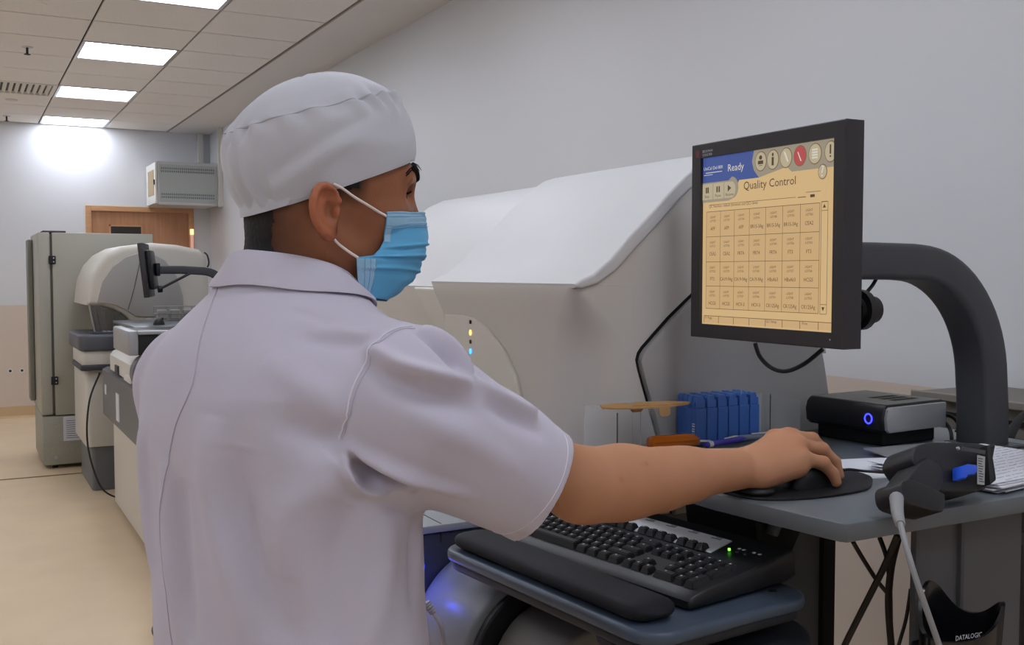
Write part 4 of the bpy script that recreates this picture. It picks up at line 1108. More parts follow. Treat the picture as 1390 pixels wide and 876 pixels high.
# profile plane, u along X, w up the slope (leaning back)
gO = Vector((0.9993, 0.8744, 1.1600)); tl = math.radians(25)
gu = Vector((0.97, 0.10, 0)).normalized(); gw = (Vector((-gu.y, gu.x, 0)) * math.sin(tl) + Vector((0, 0, 1)) * math.cos(tl)).normalized(); gn = gu.cross(gw)
def gf(bm):
    bm.transform(Matrix(((gu.x, gw.x, gn.x, gO.x), (gu.y, gw.y, gn.y, gO.y), (gu.z, gw.z, gn.z, gO.z), (0, 0, 0, 1))))
    bmesh.ops.recalc_face_normals(bm, faces=bm.faces)
    return bm
def gp(*pts):   # outline points in millimetre-like units of the side view -> profile plane
    return [((x - 1210) * 0.001470 + (706 - y) * 0.000519, (x - 1210) * -0.000188 + (706 - y) * 0.000905) for x, y in pts]
head = gp((1228, 634), (1229, 622), (1236, 612), (1250, 607), (1262, 606), (1300, 605), (1333, 607), (1332, 616), (1328, 632), (1330, 650), (1331, 664), (1325, 672), (1300, 675), (1262, 674), (1250, 668), (1240, 652))
obj('head', gf(prism(BM(), cspline(head, 3), 'z', -0.038, 0.012, 0.012, 4)), MG, SG, smooth=50)
hand = gp((1240, 632), (1262, 645), (1262, 672), (1248, 684), (1240, 690), (1222, 682), (1208, 676), (1216, 660))
obj('grip', gf(prism(BM(), cspline(hand, 4), 'z', -0.018, 0.018, 0.010, 4)), MG, SG, smooth=50)
butt = gp((1205, 672), (1210, 663), (1225, 664), (1258, 679), (1262, 684), (1260, 702), (1252, 704), (1228, 698), (1210, 690))
obj('grip_base', gf(prism(BM(), cspline(butt, 3), 'z', -0.021, 0.021, 0.005, 2)), M_BLACK, SG, smooth=50)
obj('window', gf(prism(BM(), gp((1322, 612), (1334, 609), (1333, 616), (1329, 632), (1331, 650), (1332, 662), (1324, 668)), 'z', -0.028, 0.0265, 0.003, 1)), M_BLACKM, SG, smooth=40)
obj('trigger', gf(prism(BM(), gp((1277, 645), (1290, 641), (1300, 642), (1302, 650), (1298, 656), (1288, 657), (1285, 662), (1277, 662)), 'z', 0.015, 0.030, 0.003, 2)), mat('trigger_blue', '1F55D8', 0.35), SG, label='bright blue trigger')
obj('top_plate', gf(prism(BM(), gp((1284, 616), (1318, 620), (1317, 626), (1283, 622)), 'z', 0.0242, 0.0255, 0.0004, 1)), M_DARK, SG)
obj('screw', gf(cyl(BM(), Vector(gp((1278.5, 618.5))[0] + (0.0235,)), Vector(gp((1278.5, 618.5))[0] + (0.0262,)), 0.0022, 12)), M_ALU, SG)
dl = obj('data_label', gf(prism(BM(), gp((1306, 627), (1317, 629), (1314, 669), (1304, 668)), 'z', 0.0242, 0.0250)), mat('label_grey', '9C9C9A', 0.6), SG, smooth=0)
bm = BM()
for k in range(10): prism(bm, gp((1306.5, 631 + k * 3.6), (1313.5 - (k % 3), 632 + k * 3.6), (1313.5 - (k % 3), 633.2 + k * 3.6), (1306.5, 632.2 + k * 3.6)), 'z', 0.0250, 0.0253)
obj('label_print', gf(bm), M_INK, dl, smooth=0)
# grey coiled cable end hanging over the edge
pts = [(0.9880, 0.8574, 1.1890), (0.9444, 0.8181, 1.1850), (0.9230, 0.7951, 1.1780), (0.9092, 0.7663, 1.1387), (0.9249, 0.7547, 1.0824), (0.9568, 0.7570, 1.0224)]
cb_ = thing('scanner_cable', 'grey cable with ribbed sleeve hanging from the barcode scanner grip', 'cable', pts[1])
obj('strand', tube(BM(), spline(pts[1:], 8), 0.0034, 10), M_CABLEG, cb_)
P_ = spline(pts[:3], 12)
obj('ribbed_sleeve', tube(BM(), P_, [0.0078 - 0.0028 * i / (len(P_) - 1) + (0.0008 if i % 2 else 0) for i in range(len(P_))], 12), M_CABLEG, cb_)

# scanner cradle clamped to the desk post
CR = thing('scanner_cradle', 'glossy black scanner holder cup fixed below the desk', 'holder', (1.17, 0.93, 0.9))
MCR = mat('cradle_gloss_black', '131316', 0.22, coat=0.3)
CRO = Vector((1.225, 0.925, 0.0))
def cup(fn_r, z0, z1, n=40, m=16, th_=0.004):
    V = []; F = []
    return V, F
V = []; nu, nv = 48, 14
def crad(a, t):
    """Open holder: back lobe high, front lip lower, narrowing to the base."""
    wx = 0.056 + 0.014 * t; wy = 0.030 + 0.010 * t
    return wx * math.cos(a), wy * math.sin(a)
def ctop(a):   # rim height by angle (0 = +X, 90 = +Y/back)
    g = math.degrees(a)
    return 0.984 + 0.060 * math.exp(-((g - 108) / 42) ** 2) + 0.034 * math.exp(-(((g + 30 + 180) % 360 - 180) / 48) ** 2)
for s_, off in ((1, 0.0), (-1, -0.0045)):
    for j in range(nv):
        t = (j if s_ > 0 else nv - 1 - j) / (nv - 1)
        for i in range(nu):
            a = 2 * math.pi * i / nu
            zt = ctop(a)
            x, y = crad(a, t)
            k = 1 + off / 0.045
            V.append((1.165 + x * k, 0.90 + y * k, 0.82 + (zt - 0.82) * t))
Fc = grid_faces(nu, 2 * nv, True) + [tuple(range(nu))[::-1], tuple(range((2 * nv - 1) * nu, 2 * nv * nu))]
obj_np('cup', V, Fc, MCR, CR, smooth=50)
obj('mount', box(BM(), 1.15, 1.22, 0.93, 0.972, 0.89, 0.95, 0.006, 2), M_BLACK, CR)
tx = text_bm('DATALOGIC', 0.0090, Matrix.Translation((1.108, 0.8645, 0.9905)) @ Matrix.Rotation(math.radians(90), 4, 'X') @ Matrix.Rotation(-0.06, 4, 'Z'))
obj('lettering', tx, MLEG, CR, smooth=0)

# cables under the desk
for pts, r_, l in (([(1.1120, 1.0402, 1.0768), (1.1398, 1.0463, 1.0460), (1.1716, 1.0500, 1.0103), (1.1845, 1.0420, 0.9920)], .0032, 'short dark cable curving under the desk corner'),
                   ([(1.1597, 1.0038, 1.0877), (1.1500, 1.0178, 1.0411), (1.1461, 1.0400, 0.9929), (1.1416, 1.0830, 0.9039), (1.1262, 1.0889, 0.8602)], .0048, 'thick dark cable slanting down left under the desk'),
                   ([(1.2016, 1.0374, 1.0749), (1.2069, 1.0545, 1.0239), (1.2176, 1.0681, 0.9629), (1.2358, 1.0769, 0.8892), (1.2368, 1.0740, 0.8444)], .0052, 'pair-thick brown cable hanging straight down under the desk'),
                   ([(1.2161, 1.0856, 1.0598), (1.2251, 1.0789, 1.0264), (1.2359, 1.0818, 0.9788), (1.2671, 1.1061, 0.8976), (1.2655, 1.1031, 0.8286)], .0035, 'thin dark cable just behind the hanging brown cable'),
                   ([(1.2150, 1.0259, 0.9973), (1.2083, 1.0271, 0.9543), (1.1979, 1.0306, 0.9155), (1.1895, 1.0331, 0.8789)], .0026, 'thinnest cable emerging left of the desk post')):
    tag(obj('cable', tube(BM(), spline(pts, 8), r_, 8), M_CABLEB, origin=pts[0]), l, 'cable', 'cables under the desk')
pts = [(0.9860, 1.0561, 0.9588), (0.9957, 1.0503, 0.9486), (1.0043, 1.0447, 0.9302), (1.0091, 1.0407, 0.9048)]
tag(obj('cable', tube(BM(), spline(pts, 8), .003, 8), M_CABLE, origin=pts[0]), 'black cable dropping from the end of the keyboard tray', 'cable')
# white plug cable behind the coat
pts = [(0.5898, 1.3615, 0.9780), (0.5989, 1.3557, 0.9629), (0.6080, 1.3498, 0.9435), (0.6201, 1.3638, 0.9039), (0.6201, 1.3614, 0.8602)]
wc = thing('white_cable', 'pale grey plug cable hanging between the coat and the curved cover', 'cable', pts[0])
obj('strand', tube(BM(), spline(pts, 8), .0034, 8), mat('cable_white', 'A9A7B0', 0.5), wc)
obj('plug_sleeve', tube(BM(), spline(pts[:2], 10), [.0065 if i % 2 else .0056 for i in range(11)], 10), mat('plug_grey', '9A98A2', 0.5), wc)

# old grey unit against the wall, and a dark bag strap
UN = thing('slotted_unit', 'brownish grey slotted equipment unit standing by the right wall', 'equipment', (2.2, 1.4, 0))
MU = mat('unit_taupe', '75706A', 0.6, bump=0.1, bscale=600)
obj('body', box(BM(), 2.10, 2.38, 0.7, 1.775, 0.0, 1.165, 0.005, 1), MU, UN)
for (z0, z1) in ((1.115, 1.124), (1.075, 1.084)):
    obj('slot', box(BM(), 2.095, 2.101, 0.75, 1.71, z0, z1), M_BLACKM, UN, smooth=0)
obj('trim_rail', box(BM(), 2.088, 2.10, 0.7, 1.775, 1.150, 1.168, 0.002, 1), mat('unit_rail', '8A857D', 0.5), UN)
obj('indicator', box(BM(), 1.995 + .09, 1.999 + .10, 1.625, 1.635, 1.10, 1.15), M_WHITEP, UN, smooth=0)
BG = thing('black_bag', 'dark bag with a curved strap hanging at the right edge of the photo', 'bag', (1.78, 1.1, 0.9))
obj('pouch', prism(BM(), rrect(1.83, 1.93, 1.03, 1.27, 0.04), 'z', 0.80, 1.19, 0.03, 3), mat('bag_nylon', '15151B', 0.7, bump=0.2, bscale=300), BG)
pts = [(1.7908, 1.2908, 1.1131), (1.7991, 1.2881, 1.1447), (1.8305, 1.2952, 1.1677), (1.8789, 1.3041, 1.1839), (1.9356, 1.3080, 1.1889)]
obj('strap', tube(BM(), spline(pts, 8), .011, 10, flat=0.35), M_BLACKM, BG)

cs = thing('castor', 'small black castor wheel on the floor peeking out left of the white coat', 'wheel', (0.675, 4.2, 0))
obj('wheel', tube(BM(), [(0.675, 4.185, 0.036), (0.675, 4.215, 0.036)], [0.036, 0.036], 22), M_BLACK, cs)
obj('hub', cyl(BM(), (0.675, 4.180, 0.036), (0.675, 4.22, 0.036), 0.012, 12), M_DARK, cs)
obj('fork', prism(BM(), [(0.650, 0.05), (0.70, 0.05), (0.70, 0.085), (0.665, 0.085)], 'y', 4.178, 4.222, 0.003, 1), M_DARK, cs)
# =====================================================================
# the person: signed-distance modelling + surface nets
# =====================================================================
def npa(v): return np.array(v, dtype=np.float32)

class Field:
    """Ordered list of blended primitives, evaluated block by block and meshed."""
    def __init__(self): self.ops = []
    def add(self, fn, lo, hi, k=0.01, mode='u'):
        self.ops.append((fn, npa(lo), npa(hi), k, mode)); return self
    def cone(self, a, b, r1, r2, k=0.01, mode='u', flat=None):
        a = npa(a); b = npa(b)
        if flat is not None:    # (direction, scale): squash along a direction about the axis line
            n, s = npa(flat[0]) / np.linalg.norm(flat[0]), flat[1]
        else: n, s = None, 1
        def fn(P):
            Q = P
            if n is not None:
                q = Q - a
                Q = Q + (q @ n)[..., None] * n * (1 / s - 1)
                bb = b + ((b - a) @ n) * n * (1 / s - 1)
            else: bb = b
            ab = bb - a; L2 = float(ab @ ab)
            t = np.clip(((Q - a) @ ab) / L2, 0, 1)
            d = np.linalg.norm(Q - a - t[..., None] * ab, axis=-1) - (r1 + (r2 - r1) * t)
            return d * (min(1.0, (1 + s) / 2) if n is not None else 1)
        R = max(r1, r2)
        return self.add(fn, np.minimum(a, b) - R, np.maximum(a, b) + R, k, mode)
    def ell(self, c, r, k=0.01, mode='u', R=None):
        c = npa(c); r = npa(r)
        Rm = np.eye(3, dtype=np.float32) if R is None else npa(R)
        def fn(P):
            q = (P - c) @ Rm          # columns of Rm are the local axes
            k0 = np.linalg.norm(q / r, axis=-1); k1 = np.linalg.norm(q / (r * r), axis=-1) + 1e-9
            return k0 * (k0 - 1) / k1
        m = np.abs(Rm) @ r
        return self.add(fn, c - m, c + m, k, mode)
    def half(self, p, n, lo, hi, k=0.003, mode='s'):
        p = npa(p); n = npa(n) / np.linalg.norm(n)
        return self.add(lambda P: (P - p) @ n, lo, hi, k, mode)
    def eval(self, P, lo, hi):
        D = np.full(P.shape[:-1], 1.0, dtype=np.float32)
        for fn, l, h, k, mode in self.ops:
            m = k + 0.02
            if np.any(h + m < lo) or np.any(l - m > hi): continue
            d = fn(P).astype(np.float32)
            if mode == 'u':
                hh = np.maximum(k - np.abs(D - d), 0) / k
                D = np.minimum(D, d) - hh * hh * k * 0.25
            else:
                d = -d
                hh = np.maximum(k - np.abs(D - d), 0) / k
                D = np.maximum(D, d) + hh * hh * k * 0.25
        return D
    def mesh(self, vox, N=24):
        us = [o for o in self.ops if o[4] == 'u']
        lo = np.min([o[1] for o in us], axis=0) - 0.01
        hi = np.max([o[2] for o in us], axis=0) + 0.01
        nb = np.ceil((hi - lo) / (vox * N)).astype(int)
        keys_all, V_all, quads = [], [], []
        S = np.int64(1 << 20)
        ar = np.arange(-1, N + 1)
        for bx in range(nb[0]):
            for by in range(nb[1]):
                for bz in range(nb[2]):
                    b0 = np.array([bx, by, bz]) * N
                    l = lo + (b0 - 1) * vox; h = lo + (b0 + N + 1) * vox
                    if not any(np.all(o[2] + 0.004 >= l) and np.all(o[1] - 0.004 <= h) for o in us): continue
                    g = np.arange(-1, N + 2)
                    X = lo[0] + (b0[0] + g) * vox; Y = lo[1] + (b0[1] + g) * vox; Z = lo[2] + (b0[2] + g) * vox
                    P = np.stack(np.meshgrid(X, Y, Z, indexing='ij'), -1).astype(np.float32)
                    D = self.eval(P, l, h)
                    I = D < 0
                    if I.all() or not I.any(): continue
                    # cells: index c covers corner c..c+1, c from -1..N (local 0..N+1)
                    M = N + 2 - 1 + 1
                    n = N + 2
                    c = [I[i:i + n, j:j + n, k:k + n] for i in (0, 1) for j in (0, 1) for k in (0, 1)]
                    s = sum(x.astype(np.int8) for x in c)
                    act = (s > 0) & (s < 8)
                    own = np.zeros_like(act); own[1:N + 1, 1:N + 1, 1:N + 1] = True
                    idx = np.argwhere(act & own)
                    if len(idx):
                        acc = np.zeros((len(idx), 3)); cnt = np.zeros(len(idx))
                        cd = {}
                        for i in (0, 1):
                            for j in (0, 1):
                                for k in (0, 1): cd[i, j, k] = D[idx[:, 0] + i, idx[:, 1] + j, idx[:, 2] + k]
                        E = [((i, j, k), ax) for i in (0, 1) for j in (0, 1) for k in (0, 1) for ax in range(3) if (i, j, k)[ax] == 0]
                        for p0, ax in E:
                            p1 = list(p0); p1[ax] = 1
                            d0 = cd[p0]; d1 = cd[tuple(p1)]
                            cr = (d0 < 0) != (d1 < 0)
                            t = np.where(cr, d0 / np.where(cr, d0 - d1, 1), 0)
                            q = np.zeros((len(idx), 3)) + np.array(p0); q[:, ax] += t
                            acc += q * cr[:, None]; cnt += cr
                        v = acc / cnt[:, None] + idx - 1 + b0
                        V_all.append(lo + v * vox)
                        gi = idx - 1 + b0 + 4
                        keys_all.append((gi[:, 0] * S + gi[:, 1]) * S + gi[:, 2])
                    # quads for edges whose first corner is an owned corner
                    for ax in range(3):
                        o1, o2 = [(1, 2), (2, 0), (0, 1)][ax]
                        sl0 = [slice(1, N + 1)] * 3; sl1 = list(sl0); sl1[ax] = slice(2, N + 2)
                        a = I[tuple(sl0)]; b = I[tuple(sl1)]
                        e = np.argwhere(a != b)
                        if not len(e): continue
                        flip = a[e[:, 0], e[:, 1], e[:, 2]]
                        base = e + b0 + 4
                        def key(d1, d2):
                            q = base.copy(); q[:, o1] -= d1; q[:, o2] -= d2
                            return (q[:, 0] * S + q[:, 1]) * S + q[:, 2]
                        Q = np.stack([key(0, 0), key(1, 0), key(1, 1), key(0, 1)], 1)
                        Q[~flip] = Q[~flip][:, ::-1]
                        quads.append(Q)
        K = np.concatenate(keys_all); V = np.concatenate(V_all); Q = np.concatenate(quads)
        o = np.argsort(K); K = K[o]; V = V[o]
        pos = np.searchsorted(K, Q.ravel()); pos = np.clip(pos, 0, len(K) - 1)
        ok = (K[pos] == Q.ravel()).reshape(-1, 4).all(1)
        return V, pos.reshape(-1, 4)[ok]

def smooth_v(V, F, it=2, lam=0.5):
    e = np.concatenate([F[:, [0, 1]], F[:, [1, 2]], F[:, [2, 3]], F[:, [3, 0]]])
    e = np.concatenate([e, e[:, ::-1]])
    cnt = np.bincount(e[:, 0], minlength=len(V))[:, None]
    for _ in range(it):
        for l in (lam, -lam * 0.95):
            acc = np.stack([np.bincount(e[:, 0], weights=V[e[:, 1], a], minlength=len(V)) for a in range(3)], 1)
            V = V + l * (acc / np.maximum(cnt, 1) - V)
    return V

def vnormals(V, F):
    n = np.cross(V[F[:, 2]] - V[F[:, 0]], V[F[:, 3]] - V[F[:, 1]])
    N_ = np.zeros_like(V)
    for k in range(4):
        for a in range(3): N_[:, a] += np.bincount(F[:, k], weights=n[:, a], minlength=len(V))
    return N_ / (np.linalg.norm(N_, axis=1)[:, None] + 1e-12)

def np_mesh(name, V, F, m, parent=None, col=None, smooth=True, label=None):
    off = np.array(root_of(parent).location) if parent is not None else 0
    V = V - off
    me = bpy.data.meshes.new(name)
    me.vertices.add(len(V)); me.vertices.foreach_set('co', np.ascontiguousarray(V, dtype=np.float32).ravel())
    nf = len(F); w = F.shape[1]
    me.loops.add(nf * w); me.polygons.add(nf)
    me.polygons.foreach_set('loop_start', np.arange(nf, dtype=np.int32) * w)
    me.loops.foreach_set('vertex_index', np.ascontiguousarray(F, dtype=np.int32).ravel())
    me.update(calc_edges=True); me.validate()
    if smooth: me.polygons.foreach_set('use_smooth', np.ones(len(me.polygons), dtype=bool))
    if col is not None:
        a = me.color_attributes.new('tint', 'FLOAT_COLOR', 'POINT')
        a.data.foreach_set('color', np.concatenate([col, np.ones((len(col), 1))], 1).astype(np.float32).ravel())
    me.materials.append(m)
    o = bpy.data.objects.new(name, me); C.objects.link(o)
    if parent is not None: o.parent = parent
    if label: o['label'] = label
    return o

def seg_dist(P, pts):
    """Distance from points to polyline and parameter 0..1 along it."""
    best = np.full(len(P), 1e9); par = np.zeros(len(P)); n = len(pts) - 1
    for i in range(n):
        a = np.array(pts[i]); ab = np.array(pts[i + 1]) - a
        t = np.clip(((P - a) @ ab) / (ab @ ab + 1e-12), 0, 1)
        d = np.linalg.norm(P - a - t[:, None] * ab, axis=1)
        m = d < best
        best[m] = d[m]; par[m] = (i + t[m]) / n
    return best, par

def vnoise(P, s, seed=0):
    """Cheap smooth 3D noise from summed sines."""
    rs = np.random.RandomState(seed); r = np.zeros(len(P))
    for k in range(6):
        d = rs.normal(size=3); d /= np.linalg.norm(d)
        r += np.sin(P @ d * s * (0.7 + 0.6 * rs.rand()) * 6.28 + rs.rand() * 6.28)
    return r / 6

# ---------- frame of the body ----------
PO = (0.33, 1.16, 0.0)
PR = thing('person', 'person in white short-sleeved coat, white cap and blue face mask reaching for the mouse', 'person', PO)
O = np.array([0.359, 1.169, 1.527])        # middle of the head at ear height
tr = np.array([0.43, -0.903, 0]); tf = np.array([0.903, 0.43, 0]); uz = np.array([0, 0, 1.0])
def h(x, y, z): return O + np.array([x, y, z])
NB = np.array([0.338, 1.172, 1.425])       # neck base
SR = np.array([0.408, 1.010, 1.338]); EL = np.array([0.650, 1.047, 1.207]); WR = np.array([0.951, 1.088, 1.188])
SLf = np.array([0.262, 1.312, 1.330]); ELf = np.array([0.290, 1.352, 1.08]); WLf = np.array([0.46, 1.40, 0.98])
RT = np.stack([tr, tf, uz], 1)

B = Field()
# head
B.ell(h(0.018, 0, 0.055), (0.096, 0.075, 0.086), 0.01)
B.ell(h(0.060, 0, 0.035), (0.070, 0.064, 0.066), 0.02)
B.ell(h(0.058, 0, -0.030), (0.068, 0.056, 0.062), 0.03)
B.ell(h(-0.012, 0, 0.0), (0.056, 0.062, 0.062), 0.02)
for s in (-1, 1):
    B.cone(h(0.004, s * 0.054, -0.030), h(0.085, s * 0.014, -0.080), 0.017, 0.015, 0.02)
    B.ell(h(0.078, s * 0.043, -0.004), (0.024, 0.018, 0.016), 0.02)
    B.cone(h(0.116, s * 0.012, 0.044), h(0.104, s * 0.045, 0.046), 0.009, 0.008, 0.015)
    B.ell(h(0.116, s * 0.033, 0.026), (0.013, 0.016, 0.010), 0.012, 's')
    B.cone(h(0.108, s * 0.020, 0.029), h(0.096, s * 0.046, 0.029), 0.0055, 0.0045, 0.006)
    B.cone(h(0.108, s * 0.020, 0.0195), h(0.096, s * 0.046, 0.021), 0.0045, 0.004, 0.006)
B.cone(h(0.118, 0, 0.034), h(0.134, 0, -0.004), 0.007, 0.010, 0.012)
B.ell(h(0.128, 0, -0.010), (0.012, 0.017, 0.009), 0.008)
B.cone(h(0.112, -0.018, -0.040), h(0.112, 0.018, -0.040), 0.007, 0.007, 0.012)
B.cone(h(0.110, -0.016, -0.050), h(0.110, 0.016, -0.050), 0.008, 0.008, 0.010)
B.ell(h(0.098, 0, -0.076), (0.020, 0.022, 0.016), 0.015)
# ears
for s in (-1, 1):
    A_ = math.radians(22) * s
    Re = np.array([[math.cos(A_), math.sin(A_), 0], [-math.sin(A_), math.cos(A_), 0], [0, 0, 1]])
    ti = math.radians(-10)
    Rt = np.array([[math.cos(ti), 0, math.sin(ti)], [0, 1, 0], [-math.sin(ti), 0, math.cos(ti)]])
    Rm = Re @ Rt
    c = h(-0.006, s * 0.0795, 0.002)
    B.ell(c, (0.0205, 0.006, 0.029), 0.008, R=Rm)
    rim = []
    for k in range(12):
        a = math.radians(-60 + 285 * k / 11)       # from the front lower, over the top, to the lobe
        # ear local: x forward, z up; start in front, go over the top, down the back
        aa = math.radians(15 + 240 * k / 11)
        rim.append(c + Rm @ np.array([0.0185 * math.cos(aa), s * 0.0045, 0.0265 * math.sin(aa)]))
    rim.insert(0, c + Rm @ np.array([0.008, s * 0.002, 0.001]))
    for p, q in zip(rim, rim[1:]): B.cone(p, q, 0.0036, 0.0036, 0.003)
    B.ell(c + Rm @ np.array([0.002, s * 0.0010, -0.0255]), (0.0085, 0.005, 0.0095), 0.006)
    B.ell(c + Rm @ np.array([0.005, s * 0.0085, -0.002]), (0.0100, 0.0110, 0.0150), 0.003, 's', R=Rm)
    B.ell(c + Rm @ np.array([0.004, s * 0.0070, 0.0145]), (0.011, 0.0060, 0.0060), 0.003, 's', R=Rm)
    B.ell(c + Rm @ np.array([0.0150, s * 0.002, -0.004]), (0.005, 0.005, 0.006), 0.004)
# neck and trunk
B.cone(h(-0.006, 0, -0.015), NB, 0.056, 0.060, 0.02)
B.cone(NB + tf * 0.0, NB - uz * 0.03, 0.060, 0.075, 0.03)
B.cone(NB - uz * 0.035 + tr * 0.02, SR + np.array([0, 0.02, -0.005]), 0.050, 0.045, 0.04)
B.cone(NB - uz * 0.035 - tr * 0.02, SLf - uz * 0.005, 0.050, 0.045, 0.04)
B.ell(np.array([0.33, 1.165, 1.27]), (0.150, 0.095, 0.15), 0.04, R=RT)
B.ell(np.array([0.335, 1.155, 1.06]), (0.140, 0.090, 0.20), 0.05, R=RT)
# right arm
B.cone(SR, EL, 0.046, 0.0385, 0.03)
def al(t): return EL * (1 - t) + WR * t
B.cone(EL - uz * 0.002, al(0.25) - uz * 0.003, 0.0385, 0.0378, 0.02)
B.cone(al(0.25) - uz * 0.003, al(0.62) - uz * 0.003, 0.0378, 0.0300, 0.03)
B.cone(al(0.55) - uz * 0.003, al(1.0), 0.0318, 0.0245, 0.03)
B.cone(al(0.60) + np.array([0, 0.010, 0]), al(1.0) + np.array([0, 0.012, 0.0]), 0.0265, 0.0230, 0.02)
B.cone(EL + np.array([0.02, 0, -0.010]), al(0.42) + np.array([0, -0.003, -0.008]), 0.038, 0.034, 0.03)
# left arm
B.cone(SLf, ELf, 0.048, 0.040, 0.03)
B.cone(ELf, WLf, 0.040, 0.024, 0.02)

def hand(F_, W, mcp, pip, dip, tip, th, heel, vol, scale=1.0):
    """Wrist W; lists of four joints; th: thumb joints; heel: palm fill cones."""
    rr = [0.0108, 0.0110, 0.0107, 0.0098]
    for i in range(4):
        r = rr[i] * scale
        F_.cone(W + (mcp[i] - W) * 0.18, mcp[i], 0.0175, r * 1.18, 0.014)
        F_.cone(mcp[i], pip[i], r * 1.10, r * 0.98, 0.004)
        F_.cone(pip[i], dip[i], r * 0.98, r * 0.86, 0.003)
        F_.cone(dip[i], tip[i], r * 0.86, r * 0.74, 0.003)
        F_.ell(pip[i] + vol * -0.0015, (r * 1.02, r * 1.02, r * 0.9), 0.004)
        F_.ell(mcp[i] - vol * 0.002, (r * 1.22, r * 1.05, r * 1.0), 0.006)
    for a, b, r1, r2 in heel: F_.cone(a, b, r1, r2, 0.014)
    F_.cone(W + (th[0] - W) * 0.2, th[0], 0.017, 0.0155, 0.014)
    F_.cone(th[0], th[1], 0.0150, 0.0115, 0.008)
    F_.cone(th[1], th[2], 0.0110, 0.0095, 0.004)
    F_.cone(th[2], th[3], 0.0100, 0.0078, 0.003)
N3 = lambda *a: np.array(a)
mcp = [N3(1.040, 1.124, 1.2185), N3(1.049, 1.105, 1.2225), N3(1.049, 1.085, 1.2140), N3(1.038, 1.067, 1.2000)]
pip = [N3(1.083, 1.132, 1.2180), N3(1.096, 1.108, 1.2145), N3(1.092, 1.084, 1.2040), N3(1.071, 1.060, 1.1900)]
dip = [N3(1.107, 1.131, 1.2020), N3(1.121, 1.107, 1.1960), N3(1.114, 1.080, 1.1850), N3(1.087, 1.056, 1.1745)]
tip = [N3(1.122, 1.128, 1.1880), N3(1.131, 1.103, 1.1780), N3(1.119, 1.076, 1.1650), N3(1.091, 1.053, 1.1620)]
th = [N3(0.992, 1.128, 1.183), N3(1.022, 1.144, 1.180), N3(1.052, 1.147, 1.175), N3(1.076, 1.141, 1.169)]
heel = [(N3(0.972, 1.074, 1.182), N3(1.030, 1.066, 1.187), 0.0215, 0.0145), (N3(0.975, 1.105, 1.186), N3(1.03, 1.11, 1.198), 0.021, 0.015), (N3(0.98, 1.09, 1.195), N3(1.035, 1.092, 1.206), 0.02, 0.015)]
hand(B, WR, mcp, pip, dip, tip, th, heel, N3(0, 0, -1))
# left hand, relaxed in front of the body
fd = (WLf - ELf) / np.linalg.norm(WLf - ELf); sd_ = np.cross(fd, uz); sd_ /= np.linalg.norm(sd_); dn = np.cross(fd, sd_)
if dn[2] > 0: dn = -dn
mc = [WLf + fd * (0.088 - 0.004 * abs(i - 1)) + sd_ * (0.030 - 0.020 * i) for i in range(4)]
ln = [0.042, 0.046, 0.042, 0.034]
pi_ = [m_ + (fd * 0.9 + dn * 0.35) * l for m_, l in zip(mc, ln)]
di_ = [m_ + (fd * 0.65 + dn * 0.75) * l * 0.6 for m_, l in zip(pi_, ln)]
ti_ = [m_ + (fd * 0.3 + dn * 0.95) * l * 0.5 for m_, l in zip(di_, ln)]
tl_ = [WLf + fd * 0.03 + sd_ * 0.035 + dn * 0.008, WLf + fd * 0.065 + sd_ * 0.052 + dn * 0.015, WLf + fd * 0.095 + sd_ * 0.056 + dn * 0.02, WLf + fd * 0.118 + sd_ * 0.052 + dn * 0.025]
hand(B, WLf, mc, pi_, di_, ti_, tl_, [(WLf + fd * 0.02, WLf + fd * 0.07, 0.02, 0.016)], dn)

Vb, Fb = B.mesh(0.0021)
Vb = smooth_v(Vb, Fb, 3)
# natural skin tint: redder ear, darker beard shadow and nape, spots
col = np.ones((len(Vb), 3))
L = Vb - O
def blob(c, r): return np.exp(-(np.linalg.norm(Vb - np.array(c), axis=1) / r) ** 2)[:, None]
def spot(c, r, colr, a=1.0):
    global col
    w = np.clip(blob(c, r) * a, 0, 1)
    col = col * (1 - w) + np.array(colr) * w
headm = np.clip((L[:, 2] + 0.13) / 0.06, 0, 1)[:, None] * (np.abs(L[:, 0]) < 0.16)[:, None]
col = col * (1 - headm) + np.array([0.62, 0.50, 0.44]) * headm           # face and neck are darker than the arm
ear_w = np.clip((np.abs(L[:, 1]) - 0.0745) / 0.006, 0, 1)[:, None] * (np.abs(L[:, 0] + 0.006) < 0.03)[:, None] * (np.abs(L[:, 2]) < 0.04)[:, None]
col = col * (1 - ear_w) + np.array([0.86, 0.60, 0.53]) * ear_w
nape = np.clip((-L[:, 0] - 0.010 + 0.003 * vnoise(Vb, 60, 8)) / 0.048, 0, 1) * np.clip((L[:, 2] + 0.095) / 0.03, 0, 1)
side_b = np.clip((L[:, 2] - 0.006 + 0.004 * vnoise(Vb, 90, 9)) / 0.022, 0, 1) * (L[:, 0] < 0.052) * (L[:, 0] > -0.2) * np.clip((0.052 - L[:, 0]) / 0.015, 0, 1) * (np.abs(L[:, 1]) > 0.045) * (1 - ear_w[:, 0])
hw_ = np.clip(nape + side_b, 0, 1)[:, None] * (L[:, 2] > -0.10)[:, None] * (1 - ear_w)
col = col * (1 - 0.88 * hw_) + np.array([0.055, 0.045, 0.042]) * 0.88 * hw_
bvb = None
for s in (-1, 1):
    for k in range(7):
        spot(h(0.122 - 0.018 * (k / 6) ** 1.6, s * (0.012 + 0.034 * k / 6), 0.0445), 0.0042, (0.06, 0.05, 0.045), 0.75)
    spot(h(0.108, s * 0.033, 0.0285), 0.006, (0.25, 0.17, 0.14), 0.6)
